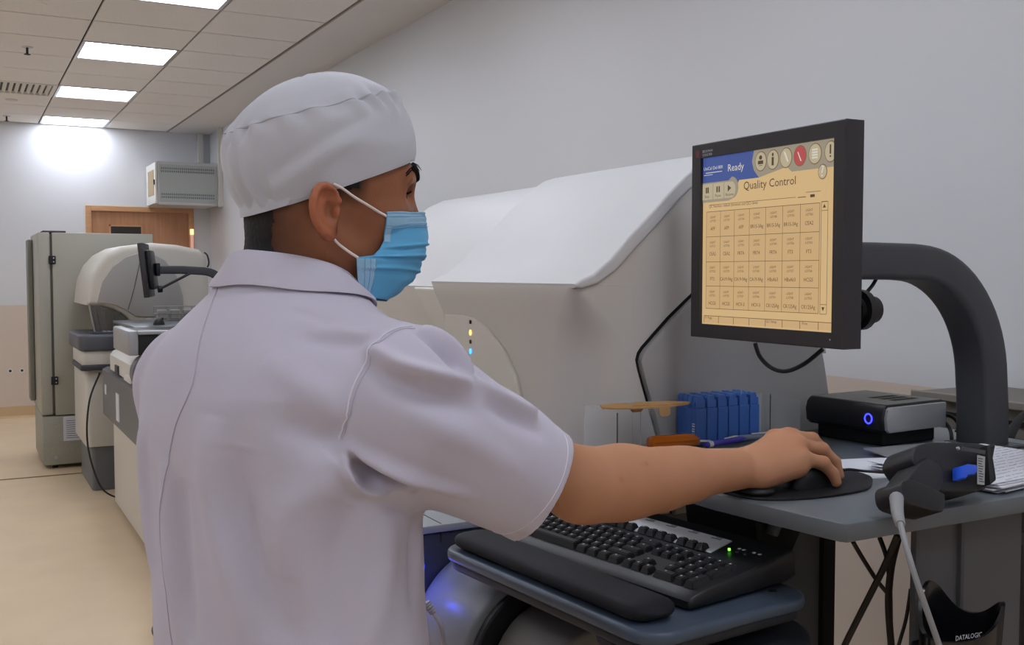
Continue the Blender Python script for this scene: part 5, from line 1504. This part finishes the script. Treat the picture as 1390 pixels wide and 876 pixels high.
# knuckles, forearm spots
for p in mcp + pip: spot(p + np.array([0, 0, 0.009]), 0.009, (0.93, 0.72, 0.64), 0.7)
spot((0.728, 1.022, 1.222), 0.0045, (0.50, 0.32, 0.24), 0.8); spot((0.690, 1.010, 1.212), 0.004, (0.50, 0.32, 0.24), 0.7); spot((0.735, 1.020, 1.225), 0.003, (0.5, 0.32, 0.24), 0.7)
mi = np.argmin(np.linalg.norm(Vb - h(0.0245, -0.085, -0.0195), axis=1) + 10 * (np.abs(L[:, 1]) < 0.03))
spot(Vb[mi], 0.0068, (0.20, 0.13, 0.11), 1.0)
# a slow mottling
n_ = vnoise(Vb, 14, 3)[:, None] * 0.03; col = np.clip(col * (1 + n_), 0, 1)
M_SKIN = mat('skin', 'B98565', 0.5, sss=0.12, attr='tint', bump=0.25, bscale=900, spec=0.35)
body = np_mesh('body', Vb, Fb, M_SKIN, PR, col)
bvb = BVHTree.FromPolygons([tuple(v) for v in Vb.tolist()], [tuple(f) for f in Fb.tolist()])
def push_out(P, gap):
    out = np.array(P, dtype=float)
    for i, p in enumerate(out):
        q, n, _, d = bvb.find_nearest(Vector(p), 0.03)
        if q is None: continue
        sd = (Vector(p) - q).dot(n)
        if sd < gap: out[i] = np.array(q + n * gap)
    return out
# eyes, brows, lashes
for s in (-1, 1):
    e = obj('eye', BM(), mat('eye_white', 'E3DAD2', 0.15) if s < 0 else bpy.data.materials['eye_white'], PR)
    b2 = BM(); bmesh.ops.create_uvsphere(b2, u_segments=20, v_segments=14, radius=0.0118)
    bmesh.ops.translate(b2, verts=b2.verts, vec=Vector(h(0.0975, s * 0.032, 0.025)) - PR.location)
    b2.to_mesh(e.data); b2.free(); e.data.shade_smooth()
    b2 = BM(); cyl(b2, Vector(h(0.1075, s * 0.0315, 0.0245)), Vector(h(0.1098, s * 0.0315, 0.0245)), 0.0055, 18)
    obj('iris', b2, mat('iris_brown', '1E120C', 0.1) if s < 0 else bpy.data.materials['iris_brown'], e)
    b2 = BM()
    for k in range(26):
        t = k / 25
        a_ = Vector(push_out([h(0.118 - 0.020 * t ** 1.6, s * (0.012 + 0.036 * t), 0.044 + 0.006 * math.sin(t * 2.6))], 0.0006)[0])
        tube(b2, [a_, a_ + Vector((0.002 - 0.001 * t, s * 0.005, 0.0025)), a_ + Vector((-0.001, s * 0.0095, 0.0035))], [0.0008, 0.0007, 0.0002], 5)
        a2 = a_ - Vector((0, 0, 0.003))
        tube(b2, [a2, a2 + Vector((0.002, s * 0.005, 0.003)), a2 + Vector((-0.001, s * 0.009, 0.005))], [0.0008, 0.0007, 0.0002], 5)
    obj('eyebrow', b2, mat('brow_hair', '100C0B', 0.7) if s < 0 else bpy.data.materials['brow_hair'], PR)
    b2 = BM()
    for k in range(12):
        t = k / 11
        a_ = Vector(h(0.1115 - 0.010 * t, s * (0.022 + 0.024 * t), 0.0275))
        tube(b2, [a_, a_ + Vector((0.005, s * 0.002, -0.0005)), a_ + Vector((0.0085, s * 0.004, 0.002))], [0.0005, 0.0004, 0.0001], 4)
    obj('eyelashes', b2, bpy.data.materials['brow_hair'], PR)
# short hair below the cap: a thin rough layer following the head
Nb = vnormals(Vb, Fb)
mask = (hw_[:, 0] > 0.88)
fm_ = mask[Fb].all(1)
used_ = np.unique(Fb[fm_]); remap = -np.ones(len(Vb), int); remap[used_] = np.arange(len(used_))
rs = np.random.RandomState(2)
thick = 0.0003 + 0.0016 * np.clip((hw_[used_, 0] - 0.88) / 0.12, 0, 1)
Vh = Vb[used_] + Nb[used_] * (thick * (0.75 + 0.5 * rs.rand(len(used_))))[:, None]
np_mesh('hair', Vh, remap[Fb[fm_]], mat('hair_black', '141010', 0.65, bump=0.6, bscale=900), PR)
# a few loose strands below the front of the cap
b2 = BM()
for k in range(9):
    a_ = Vector(h(0.125 + 0.001 * k, -0.018 + 0.004 * k, 0.066))
    tube(b2, [a_, a_ + Vector((0.006, -0.002, -0.003)), a_ + Vector((0.010 + 0.001 * (k % 3), -0.003, -0.009))], [0.0004, 0.0003, 0.0001], 4)
obj('loose_hair', b2, bpy.data.materials['hair_black'], PR)

# ---------- cap ----------
rings = [((.128, .069), (-.068, -.004), .0785), ((.1305, .078), (-.078, .008), .0815), ((.1295, .090), (-.088, .024), .0845), ((.1260, .104), (-.0945, .042), .0865), ((.1195, .120), (-.0975, .060), .087),
         ((.1110, .133), (-.0965, .074), .0865), ((.1010, .1435), (-.092, .087), .084), ((.0960, .147), (-.0905, .091), .0825), ((.0860, .1535), (-.083, .103), .077), ((.0700, .160), (-.0700, .120), .066), ((.050, .1645), (-.052, .136), .051), ((.028, .1655), (-.030, .149), .033), ((.012, .164), (-.010, .158), .014)]
def ring_at(t):
    t = max(0, min(t, len(rings) - 1.0001)); i = int(t); f_ = t - i
    def g(j): 
        j = max(0, min(j, len(rings) - 1)); (a, b), (c, d), w = rings[j]; return np.array([a, b, c, d, w])
    p0, p1, p2, p3 = g(i - 1), g(i), g(i + 1), g(i + 2)
    return 0.5 * (2 * p1 + (p2 - p0) * f_ + (2 * p0 - 5 * p1 + 4 * p2 - p3) * f_ ** 2 + (3 * p1 - p0 - 3 * p2 + p3) * f_ ** 3)
nu, nv = 260, 110
V = []
SEAM = 6.5
for j in range(nv):
    t = (len(rings) - 1) * j / (nv - 1)
    a, b, c, d, w = ring_at(t)
    F0 = np.array([a, 0, b]); B0 = np.array([c, 0, d]); mid = (F0 + B0) / 2; ax = (F0 - B0) / 2
    for i in range(nu):
        ph = 2 * math.pi * i / nu
        cp, sp_ = math.cos(ph), math.sin(ph)
        p = mid + ax * math.copysign(abs(cp) ** 0.92, cp) + np.array([0, w * math.copysign(abs(sp_) ** 0.92, sp_), 0])
        dr = p - np.array([0.015, 0, 0.06]); dr /= np.linalg.norm(dr)
        dphi = math.degrees(ph) % 360
        # gathers close to the crown seam, stronger at the front right and the back
        g = math.exp(-((t - SEAM + 0.6) / 1.1) ** 2)
        fr1 = math.exp(-(((dphi - 318 + 180) % 360 - 180) / 26) ** 2); bk = math.exp(-(((dphi - 190 + 180) % 360 - 180) / 40) ** 2)
        disp = g * (0.0060 * fr1 * math.sin(ph * 27 + 1.3 * math.sin(t)) + 0.0028 * bk * math.sin(ph * 24) + 0.0016 * math.sin(ph * 17 + t))
        g2 = math.exp(-((t - SEAM - 0.7) / 0.9) ** 2)
        disp += g2 * (0.0036 * fr1 * math.sin(ph * 23 + 2) + 0.0010 * math.sin(ph * 13))
        disp -= 0.0028 * math.exp(-((t - SEAM) / 0.10) ** 2)                      # the seam itself
        # slanting soft folds on the side panel
        disp += 0.0022 * math.exp(-((t - 1.6 - 0.035 * (dphi - 230)) / 0.55) ** 2) * math.exp(-(((dphi - 255)) / 40) ** 2)
        disp -= 0.0018 * math.exp(-((t - 2.5 - 0.035 * (dphi - 230)) / 0.5) ** 2) * math.exp(-(((dphi - 250)) / 40) ** 2)
        disp += 0.0018 * math.exp(-((t - 3.2 + 0.02 * (dphi - 260)) / 0.7) ** 2) * math.exp(-(((dphi - 285)) / 25) ** 2)
        # tie pleats low at the back
        lw = math.exp(-(t / 3.5) ** 2)
        disp += min(1, t / 0.8) * lw * 0.0042 * math.exp(-(((dphi - 205)) / 16) ** 2) * math.sin((dphi - 205) * 0.42)
        disp += 0.0008 * math.sin(ph * 5 + t * 0.9) * min(1, t / 2)
        V.append(O + p + dr * disp)
V = np.array(V)
m_ = np.zeros(len(V), bool); m_[:nu * 30] = True; m_ &= (np.abs(V[:, 0] - O[0] + 0.004) > 0.034)
V[m_] = push_out(V[m_], 0.0055)
inner = V[:nu * 40].reshape(40, nu, 3)
cen = O + np.array([0.015, 0, 0.06])
inn = inner - (inner - cen) / np.linalg.norm(inner - cen, axis=2, keepdims=True) * 0.0022
Vc = np.concatenate([inn[::-1].reshape(-1, 3), V])
Fc = grid_faces(nu, 40 + nv, True)
M_CAP = mat('cap_cotton', 'C3C4CC', 0.85, bump=0.25, bscale=1400, sheen=0.1, vary=0.01, vscale=40)
cap = np_mesh('cap', Vc, np.array([f[::1] for f in Fc]), M_CAP, PR)
# crown seam stitch and hem line
def cap_line(t_, a0, a1, n, off):
    out = []
    for k in range(n + 1):
        ph = math.radians(a0 + (a1 - a0) * k / n)
        j = t_ / (len(rings) - 1) * (nv - 1); i = (ph / (2 * math.pi) * nu) % nu
        j0 = int(j); i0 = int(i); i1 = (i0 + 1) % nu; f1 = i - i0
        p = V[j0 * nu + i0] * (1 - f1) + V[j0 * nu + i1] * f1
        dr = p - cen; dr /= np.linalg.norm(dr)
        out.append(Vector(p + dr * off))
    return out
M_SEAM = mat('seam_shadowed_thread', 'A8A7AE', 0.9)
obj('crown_seam', tube(BM(), cap_line(SEAM, 0, 358, 220, 0.0002), 0.0006, 5), M_SEAM, cap)
obj('hem_stitch', tube(BM(), cap_line(0.45, 0, 358, 200, 0.0001), 0.0003, 5), mat('stitch_light', 'C9C9D0', 0.9), cap)

# ---------- face mask ----------
def interp(tt, xs, ys):
    return np.array([np.interp(tt, xs, [y[k] for y in ys]) for k in range(len(ys[0]))])
ts = [0, .30, .42, .50, .58, .80, 1.0]
side_pts = [(.0715, -.0585, .002), (.0705, -.0610, -.030), (.0640, -.0635, -.040), (.0560, -.0650, -.047), (.0345, -.0680, -.0495), (.0370, -.0640, -.072), (.0415, -.0580, -.0945)]
mid_pts = [(.1395, 0, .006), (.1440, 0, -.026), (.1430, 0, -.036), (.1415, 0, -.045), (.1375, 0, -.056), (.1230, 0, -.078), (.0900, 0, -.101)]
nu_, nv_ = 61, 64
V = []
for j in range(nv_):
    t = j / (nv_ - 1)
    S_ = interp(t, ts, side_pts); Mi = interp(t, ts, mid_pts)
    for i in range(nu_):
        u_ = -1 + 2 * i / (nu_ - 1)                         # -1 right side of the face, +1 left
        th_ = (1 - abs(u_)) * math.pi / 2
        e = 0.80
        x = S_[0] + (Mi[0] - S_[0]) * math.sin(th_) ** e
        y = S_[1] * math.cos(th_) ** 0.9 * (1 if u_ < 0 else -1)
        z = S_[2] + (Mi[2] - S_[2]) * math.sin(th_) ** 1.2
        c_ = abs(u_)
        # pleats: little steps
        st = 0
        for tp, am in ((.40, .0030), (.54, .0032), (.70, .0026)):
            tt = t - tp - 0.03 * math.sin(3 * u_)
            st += am * (math.exp(-(tt / .018) ** 2) - 0.7 * math.exp(-((tt - .035) / .022) ** 2)) * min(1, (1.0 - c_) * 6)
        st += 0.0014 * math.sin(9 * u_ + 14 * t) * (1 - c_) + 0.0010 * math.sin(17 * u_ - 9 * t) * (1 - c_)
        if t < .14: st += 0.0012 * math.exp(-((t - .07) / .02) ** 2)
        nrm = np.array([math.sin(th_), y / 0.06, -0.25 * t]); nrm /= np.linalg.norm(nrm)
        V.append(O + np.array([x, y, z]) + nrm * (st + 0.0015))
V = push_out(V, 0.0028)
Vin = V - (V - (O + np.array([0.04, 0, -0.04]))) / np.linalg.norm(V - (O + np.array([0.04, 0, -0.04])), axis=1)[:, None] * 0.0012
F = np.array(grid_faces(nu_, nv_)); n0 = len(V)
Fi = F[:, ::-1] + n0
edge = []
for j in range(nv_ - 1):
    for i, fl in ((0, 0), (nu_ - 1, 1)):
        a, b = j * nu_ + i, (j + 1) * nu_ + i
        edge.append((a, b, b + n0, a + n0) if not fl else (b, a, a + n0, b + n0))
for i in range(nu_ - 1):
    for j, fl in ((0, 1), (nv_ - 1, 0)):
        a, b = j * nu_ + i, j * nu_ + i + 1
        edge.append((a, b, b + n0, a + n0) if not fl else (b, a, a + n0, b + n0))
M_MASK = mat('mask_blue', '5FAFDD', 0.75, bump=0.3, bscale=1500, sheen=0.1)
mk = np_mesh('face_mask', np.concatenate([V, Vin]), np.concatenate([F, Fi, np.array(edge)]), M_MASK, PR)
def mask_strip(name, i0, i1, j0, j1, off, m):
    VV = []; 
    for j in range(j0, j1 + 1):
        for i in range(i0, i1 + 1):
            p = V[j * nu_ + i]; q = Vin[j * nu_ + i]; d_ = (p - q) / np.linalg.norm(p - q)
            VV.append(p + d_ * off)
    nn = i1 - i0 + 1
    FF = np.array(grid_faces(nn, j1 - j0 + 1))
    return np_mesh(name, np.array(VV), FF, m, mk)
M_HEM = mat('mask_hem', '9CC6E2', 0.8, bump=0.4, bscale=900)
mask_strip('top_hem', 0, nu_ - 1, 0, 9, 0.0008, M_HEM)
mask_strip('side_hem', 0, 3, 37, nv_ - 1, 0.0008, M_HEM)
mask_strip('side_hem', 0, 1, 9, 20, 0.0008, M_HEM)
for j in (1, 3, 8, 10):
    obj('stitch_row', tube(BM(), [Vector(V[j * nu_ + i] + (V[j * nu_ + i] - Vin[j * nu_ + i]) * 0.9) for i in range(0, nu_)], 0.00045, 5), mat('stitch_blue', '7FB2D6', 0.8) if j == 1 else bpy.data.materials['stitch_blue'], mk)
for i in (1, 2, 3):
    obj('stitch_row', tube(BM(), [Vector(V[j * nu_ + i] + (V[j * nu_ + i] - Vin[j * nu_ + i]) * 0.9) for j in range(37, nv_)], 0.0004, 5), bpy.data.materials['stitch_blue'], mk)
M_LOOP = mat('ear_loop_elastic', 'E6DAD4', 0.8)
for s in (-1, 1):
    a_ = [Vector(h(.073, s * .0625, -.003)), Vector(h(.050, s * .0705, .008)), Vector(h(.030, s * .0755, .0175)), Vector(h(.014, s * .0800, .0265)), Vector(h(.004, s * .0810, .0305))]
    obj('ear_loop', tube(BM(), [Vector(p) for p in push_out([tuple(q) for q in spline(a_, 6)], 0.0012)], 0.0016, 8), M_LOOP, mk)
    a_ = [Vector(h(.036, s * .0700, -.050)), Vector(h(.026, s * .0700, -.044)), Vector(h(.012, s * .0700, -.034)), Vector(h(.003, s * .0725, -.0265))]
    obj('ear_loop', tube(BM(), [Vector(p) for p in push_out([tuple(q) for q in spline(a_, 6)], 0.0012)], 0.0016, 8), M_LOOP, mk)

# ---------- coat ----------
SH = Field()
zs = [0.70, 0.90, 1.00, 1.10, 1.20, 1.27, 1.33, 1.37, 1.41, 1.44]
aw = [0.205, 0.182, 0.176, 0.173, 0.176, 0.172, 0.158, 0.135, 0.100, 0.075]
bw = [0.150, 0.134, 0.128, 0.124, 0.124, 0.122, 0.115, 0.102, 0.084, 0.070]
ox = [0.328, 0.328, 0.327, 0.324, 0.322, 0.322, 0.324, 0.328, 0.333, 0.336]
oy = [1.150, 1.150, 1.150, 1.153, 1.158, 1.162, 1.166, 1.170, 1.172, 1.174]
def trunk(P):
    z = P[..., 2]
    a = np.interp(z, zs, aw); b = np.interp(z, zs, bw); cx_ = np.interp(z, zs, ox); cy_ = np.interp(z, zs, oy)
    dx = P[..., 0] - cx_; dy = P[..., 1] - cy_
    p = dx * tr[0] + dy * tr[1]; q = dx * tf[0] + dy * tf[1]
    rr = ((np.abs(p) / a) ** 2.3 + (np.abs(q) / b) ** 2.3) ** (1 / 2.3)
    d = (rr - 1) * np.minimum(a, b) * 0.95
    return np.maximum(d, np.maximum(z - 1.445, 0.72 - z))
SH.add(trunk, (0.10, 0.93, 0.70), (0.56, 1.38, 1.45), 0.02)
SH.cone(NB - uz * 0.020, SR + np.array([0.0, 0.012, 0.002]), 0.066, 0.056, 0.035)
SH.cone(NB - uz * 0.020, SLf + np.array([0, -0.01, -0.004]), 0.066, 0.056, 0.04)
# shoulder blades / upper back
SH.ell(np.array([0.33, 1.165, 1.31]) - tf * 0.05, (0.15, 0.075, 0.11), 0.05, R=RT)
# right sleeve
HC = np.array([0.585, 1.022, 1.2155]); HD = np.array([0.80, 0.06, -0.52]); HD /= np.linalg.norm(HD)
SA = np.array([0.418, 1.014, 1.333]); SB = np.array([0.425, 1.008, 1.292]); CN = np.array([0.84, -0.20, -0.50]); CN /= np.linalg.norm(CN)
SH.cone(SA, SA * 0.35 + HC * 0.65, 0.067, 0.064, 0.03)
SH.cone(SA * 0.35 + HC * 0.65, HC + HD * 0.06, 0.064, 0.0605, 0.02)
SH.cone(SB, HC + HD * 0.06, 0.066, 0.058, 0.03)
lo_ = HC - 0.12; hi_ = HC + 0.12
SH.half(HC + HD * 0.004, -CN, lo_, hi_, 0.002)        # cut beyond the hem plane (mode subtracts negative side)
SH.cone(HC - HD * 0.10, HC + HD * 0.06, 0.050, 0.0568, 0.003, 's')
# left sleeve
HL = SLf * 0.22 + ELf * 0.78
SH.cone(SLf, HL, 0.061, 0.060, 0.04)
dl_ = (ELf - SLf) / np.linalg.norm(ELf - SLf)
SH.cone(HL - dl_ * 0.05, HL + dl_ * 0.12, 0.046, 0.058, 0.003, 's')
# neck opening
SH.cone(NB + uz * 0.08, NB - uz * 0.02, 0.066, 0.058, 0.004, 's')
# coat is hollow below: open hem
Vs, Fs = SH.mesh(0.0030)
Vs = smooth_v(Vs, Fs, 3)
Ns = vnormals(Vs, Fs)
bv = None
def snapper(Vx, Fx):
    return BVHTree.FromPolygons([tuple(v) for v in Vx.tolist()], [tuple(f) for f in Fx.tolist()])
bv = snapper(Vs, Fs)
def snap(pts, n=10):
    out = []
    for p in spline(pts, n):
        q = bv.find_nearest(p)
        out.append(q[0])
    return out
FOLDS = []
def fold(pts, amp, w, n=6, ends=True):
    """A ridge (amp > 0) or valley (amp < 0) running along the cloth through pts."""
    FOLDS.append((snap(pts, n), amp, w, ends))
# folds: sleeve
fold([(0.3670, 0.9922, 1.3849), (0.3857, 0.9584, 1.3679), (0.4221, 0.9494, 1.3536), (0.4714, 0.9565, 1.3451)], 0.0081, 0.0094)
fold([(0.3700, 0.9897, 1.3684), (0.3885, 0.9559, 1.3494), (0.4281, 0.9449, 1.3297), (0.4740, 0.9534, 1.3144)], -0.0050, 0.0144)
fold([(0.4297, 1.0046, 1.3977), (0.4459, 0.9838, 1.3844), (0.4646, 0.9727, 1.3657), (0.4725, 0.9677, 1.3518)], 0.0056, 0.0072)
fold([(0.4186, 0.9984, 1.3828), (0.4347, 0.9777, 1.3720), (0.4513, 0.9680, 1.3566)], -0.0063, 0.0072)
fold([(0.4723, 0.9673, 1.3440), (0.5015, 0.9731, 1.3221), (0.5351, 0.9768, 1.3035), (0.5781, 0.9865, 1.2804)], 0.0056, 0.0072)
fold([(0.4777, 0.9521, 1.3259), (0.5219, 0.9609, 1.2984), (0.5607, 0.9727, 1.2737)], -0.0037, 0.0094)
fold([(0.3938, 0.9401, 1.3212), (0.4298, 0.9310, 1.3013), (0.4710, 0.9304, 1.2794), (0.5229, 0.9463, 1.2490)], 0.0025, 0.0158)
fold([(0.3415, 0.9891, 1.2863), (0.3574, 0.9683, 1.2695), (0.3831, 0.9535, 1.2532), (0.4128, 0.9480, 1.2378), (0.4606, 0.9437, 1.2137)], 0.0063, 0.0072)
# underarm crease and the pouch under it
fold([(0.3485, 0.9960, 1.2734), (0.3640, 0.9865, 1.2530), (0.3804, 0.9772, 1.2447), (0.4048, 0.9752, 1.2396)], -0.0137, 0.0058)
fold([(0.3393, 1.0012, 1.2779), (0.3442, 0.9974, 1.2568), (0.3570, 0.9895, 1.2387), (0.3871, 0.9842, 1.2305)], 0.0063, 0.0072)
# folds: back, gathered from the armpit
fold([(0.3454, 0.9997, 1.3096), (0.3290, 1.0209, 1.3271), (0.3121, 1.0420, 1.3390), (0.2950, 1.0637, 1.3595)], 0.0030, 0.018)
fold([(0.3422, 1.0001, 1.2869), (0.3216, 1.0232, 1.2967), (0.3012, 1.0461, 1.3067)], -0.0035, 0.016)
fold([(0.3391, 1.0008, 1.2681), (0.3204, 1.0210, 1.2472), (0.3056, 1.0382, 1.2068), (0.2974, 1.0392, 1.1453)], 0.0045, 0.024)
fold([(0.2701, 1.0615, 1.2836), (0.2653, 1.0607, 1.2222), (0.2792, 1.0378, 1.1483), (0.3030, 1.0208, 1.0722)], -0.0060, 0.022)
fold([(0.2529, 1.0838, 1.3130), (0.2431, 1.0852, 1.2432), (0.2504, 1.0654, 1.1607), (0.2686, 1.0505, 1.0685)], 0.0055, 0.022)
fold([(0.3467, 1.0056, 1.2244), (0.3319, 1.0102, 1.1635), (0.3298, 1.0063, 1.0722)], -0.0045, 0.022)
fold([(0.3873, 1.0059, 1.2122), (0.3756, 1.0087, 1.1502), (0.3565, 1.0143, 1.0648)], 0.0045, 0.018)
fold([(0.4302, 1.0282, 1.2111), (0.4184, 1.0318, 1.1628), (0.4099, 1.0329, 1.0985)], -0.0050, 0.012)
fold([(0.2115, 1.1486, 1.2593), (0.2061, 1.1471, 1.1789), (0.2154, 1.1354, 1.0583)], 0.0045, 0.012)
fold([(0.2247, 1.1293, 1.2452), (0.2229, 1.1259, 1.1655), (0.2331, 1.1147, 1.0618)], -0.0040, 0.014)
fold([(0.1979, 1.1924, 1.3035), (0.1926, 1.2020, 1.2188), (0.1998, 1.1926, 1.1189)], 0.0045, 0.011)
fold([(0.1944, 1.2527, 1.3311), (0.1860, 1.2534, 1.2622), (0.1908, 1.2461, 1.1760), (0.2018, 1.2354, 1.0899)], -0.0080, 0.009)
# shoulder folds near the collar
fold([(0.3141, 1.0334, 1.4093), (0.3346, 1.0115, 1.4196), (0.3613, 0.9974, 1.4226), (0.3847, 0.9958, 1.4162)], 0.0030, 0.010)
fold([(0.3032, 1.0627, 1.4216), (0.3210, 1.0423, 1.4312), (0.3414, 1.0198, 1.4299)], -0.0018, 0.008)
fold([(0.3066, 1.0480, 1.3950), (0.3276, 1.0143, 1.4015), (0.3574, 0.9870, 1.4036)], -0.0022, 0.014)
# left sleeve folds
fold([(0.2235, 1.2857, 1.3892), (0.2013, 1.2952, 1.3447), (0.1882, 1.3106, 1.2899), (0.1897, 1.3171, 1.2161)], 0.0040, 0.012)
AMP = 2.2
disp = np.zeros(len(Vs))
for pts, amp, w, ends in FOLDS:
    lo_, hi_ = np.min([tuple(p) for p in pts], 0) - 3 * w, np.max([tuple(p) for p in pts], 0) + 3 * w
    m_ = np.all((Vs > lo_) & (Vs < hi_), axis=1)
    if not m_.any(): continue
    d_, pr = seg_dist(Vs[m_], pts)
    tp = np.sin(np.pi * np.clip(pr, 0.02, 0.98)) ** 0.6 if ends else 1
    disp[m_] += AMP * amp * np.exp(-(d_ / w) ** 2) * tp
disp += 0.0012 * vnoise(Vs, 9, 5) + 0.0005 * vnoise(Vs, 26, 7)
# hanging drapes grow towards the hem
ang = np.arctan2((Vs - np.array([0.325, 1.155, 0])) @ tr, -((Vs - np.array([0.325, 1.155, 0])) @ tf))
drop = np.clip((1.18 - Vs[:, 2]) / 0.4, 0, 1)
disp += 0.0060 * drop * np.sin(ang * 9 + 0.6 * np.sin(Vs[:, 2] * 14))
Vs = Vs + Ns * disp[:, None]
M_COAT = mat('coat_cotton', 'C5C0CF', 0.82, bump=0.22, bscale=1600, sheen=0.15, vary=0.008, vscale=30)
coat = np_mesh('coat', Vs, Fs, M_COAT, PR)
bv = snapper(Vs, Fs)
Nv_ = None
def seam(name, pts, r, m, off=0.0006, n=26):
    out = []
    for p in spline(pts, n):
        q = bv.find_nearest(p)
        out.append(q[0] + q[1] * off)
    return obj(name, tube(BM(), out, r, 5), m, coat)
M_ST = mat('coat_seam', 'B9B2C2', 0.9); M_ST2 = mat('coat_stitch', 'E2DEE8', 0.9)
BS = [(0.2764, 1.1695, 1.4479), (0.2501, 1.1354, 1.3976), (0.2263, 1.1111, 1.3430), (0.2140, 1.1264, 1.2945), (0.2056, 1.1392, 1.2372), (0.2022, 1.1483, 1.1628), (0.2039, 1.1412, 1.0502), (0.2052, 1.1369, 0.9859)]
out = []
for p in spline(BS, 24):
    ax_ = Vector((0.325, 1.155, p.z)); d_ = (p - ax_); d_.z = 0; d_.normalize()
    q = bv.ray_cast(ax_ + d_ * 0.4, -d_, 0.4)
    if q[0] is not None: out.append(q[0] + q[1] * 0.0005)
obj('back_seam', tube(BM(), out, 0.0006, 5), M_ST, coat)
seam('armhole_seam', [(0.4191, 0.9994, 1.4061), (0.3856, 0.9942, 1.3956), (0.3578, 0.9846, 1.3633), (0.3437, 0.9899, 1.3222), (0.3409, 1.0009, 1.2869)], 0.0009, M_ST2)
seam('armhole_seam', [(0.4210, 0.9981, 1.4006), (0.3888, 0.9922, 1.3911), (0.3617, 0.9823, 1.3603), (0.3476, 0.9877, 1.3207), (0.3449, 0.9987, 1.2869)], 0.0004, M_ST)
# sleeve hem stitch: ring parallel to the hem
e1 = np.cross(HD, [0, 1, 0]); e1 /= np.linalg.norm(e1); e2 = np.cross(HD, e1)
pts = [Vector(HC - HD * 0.026 - uz * 0.006 + (e1 * math.cos(a) + e2 * math.sin(a)) * 0.075) for a in [2 * math.pi * k / 24 for k in range(25)]]
seam('sleeve_hem_stitch', pts, 0.0005, M_ST2, 0.0002, 3)

# ---------- collar ----------
NC = np.array([0.341, 1.172, 0])
def colpt(ph, rad, z, fwd=0.0):
    d_ = -math.cos(ph) * tf + math.sin(ph) * tr
    return NC + d_ * rad + tf * fwd + uz * z
nphi = 90
V = []; rows_n = 0
def coat_rad(ph, z):
    d_ = Vector(-math.cos(ph) * tf + math.sin(ph) * tr)
    hit = bv.ray_cast(Vector(NC) + Vector((0, 0, z)) + d_ * 0.16, -d_, 0.16)
    return (0.16 - hit[3]) if hit[0] is not None else 0.0
for k in range(nphi):
    ph = math.radians(-158 + 316 * k / (nphi - 1))
    c_ = abs(ph) / math.radians(158)
    s_ = abs(math.sin(ph))
    ztop = 1.486 - 0.012 * c_ - 0.048 * c_ ** 2.6
    zlow = 1.447 - 0.008 * c_ - 0.030 * c_ ** 2.6
    rt = 0.0615 + 0.0055 * s_ + 0.006 * c_ ** 3; rl = max(0.083 + 0.006 * s_ - 0.010 * c_ ** 4, min(0.112, coat_rad(ph, zlow) + 0.006))
    wob = 0.0012 * math.sin(ph * 5)
    prof_ = [(rt + .001, zlow - .030), (rt, ztop - .012), (rt + .0005, ztop - .003), (rt + .004, ztop), (rt + .008, ztop - .003), (rt + (rl - rt) * .5, (ztop + zlow) / 2 + .003 + wob), (rl - .001, zlow + .004 + wob), (rl, zlow + wob), (rl - .003, zlow - .0005 + wob), (rt + (rl - rt) * .45, (ztop + zlow) / 2 - .002), (rt + .004, ztop - .012), (rt + .0035, zlow - .030)]
    rows_n = len(prof_)
    for r_, z_ in prof_: V.append(colpt(ph, r_, z_, 0.002 * c_))
Fc = []
for k in range(nphi - 1):
    for j in range(rows_n):
        a = k * rows_n + j; b = k * rows_n + (j + 1) % rows_n
        Fc.append((a, b, b + rows_n, a + rows_n))
Fc = [f[::-1] for f in Fc]
obj_np('collar', V, Fc + [tuple(range(rows_n)), tuple(range((nphi - 1) * rows_n, nphi * rows_n))[::-1]], M_COAT, coat, smooth=70)
V_ = [Vector(colpt(math.radians(-155 + 310 * k / 60), 0.0785 + 0.0065 * abs(math.sin(math.radians(-155 + 310 * k / 60))) - 0.010 * abs((-155 + 310 * k / 60) / 158) ** 4, 1.447 + 0.0105 - 0.008 * abs((-155 + 310 * k / 60) / 158) - 0.030 * abs((-155 + 310 * k / 60) / 158) ** 2.6)) for k in range(61)]
obj('collar_stitch', tube(BM(), V_, 0.0004, 5), M_ST, coat)

# ---------- trousers and shoes (below the frame) ----------
TR = Field()
hip = np.array([0.328, 1.15, 0.86])
TR.ell(hip, (0.165, 0.115, 0.14), 0.03, R=RT)
for s, kx in ((1, 0.02), (-1, -0.02)):
    hp = hip + tr * 0.085 * s - uz * 0.04; kn = np.array([hp[0] + tf[0] * 0.02, hp[1] + tf[1] * 0.02, 0.48]); an = np.array([kn[0] - tf[0] * 0.02, kn[1] - tf[1] * 0.02, 0.10])
    TR.cone(hp, kn, 0.088, 0.064, 0.03); TR.cone(kn, an, 0.064, 0.054, 0.03)
Vt, Ft = TR.mesh(0.008, 16); Vt = smooth_v(Vt, Ft, 3)
np_mesh('trousers', Vt, Ft, mat('trouser_cloth', '2A2C34', 0.85), PR)
for s in (1, -1):
    an = hip + tr * 0.085 * s; S_ = Field()
    S_.cone((an[0], an[1], 0.045), (an[0] + tf[0] * 0.14, an[1] + tf[1] * 0.14, 0.032), 0.042, 0.036, 0.02)
    S_.cone((an[0] - tf[0] * 0.03, an[1] - tf[1] * 0.03, 0.038), (an[0], an[1], 0.09), 0.036, 0.040, 0.02)
    S_.half((0, 0, 0.004), (0, 0, 1), (an[0] - 0.3, an[1] - 0.3, -0.05), (an[0] + 0.3, an[1] + 0.3, 0.02), 0.003)
    Vt, Ft = S_.mesh(0.005, 16); Vt = smooth_v(Vt, Ft, 2)
    np_mesh('shoe', Vt, Ft, M_BLACK, PR)
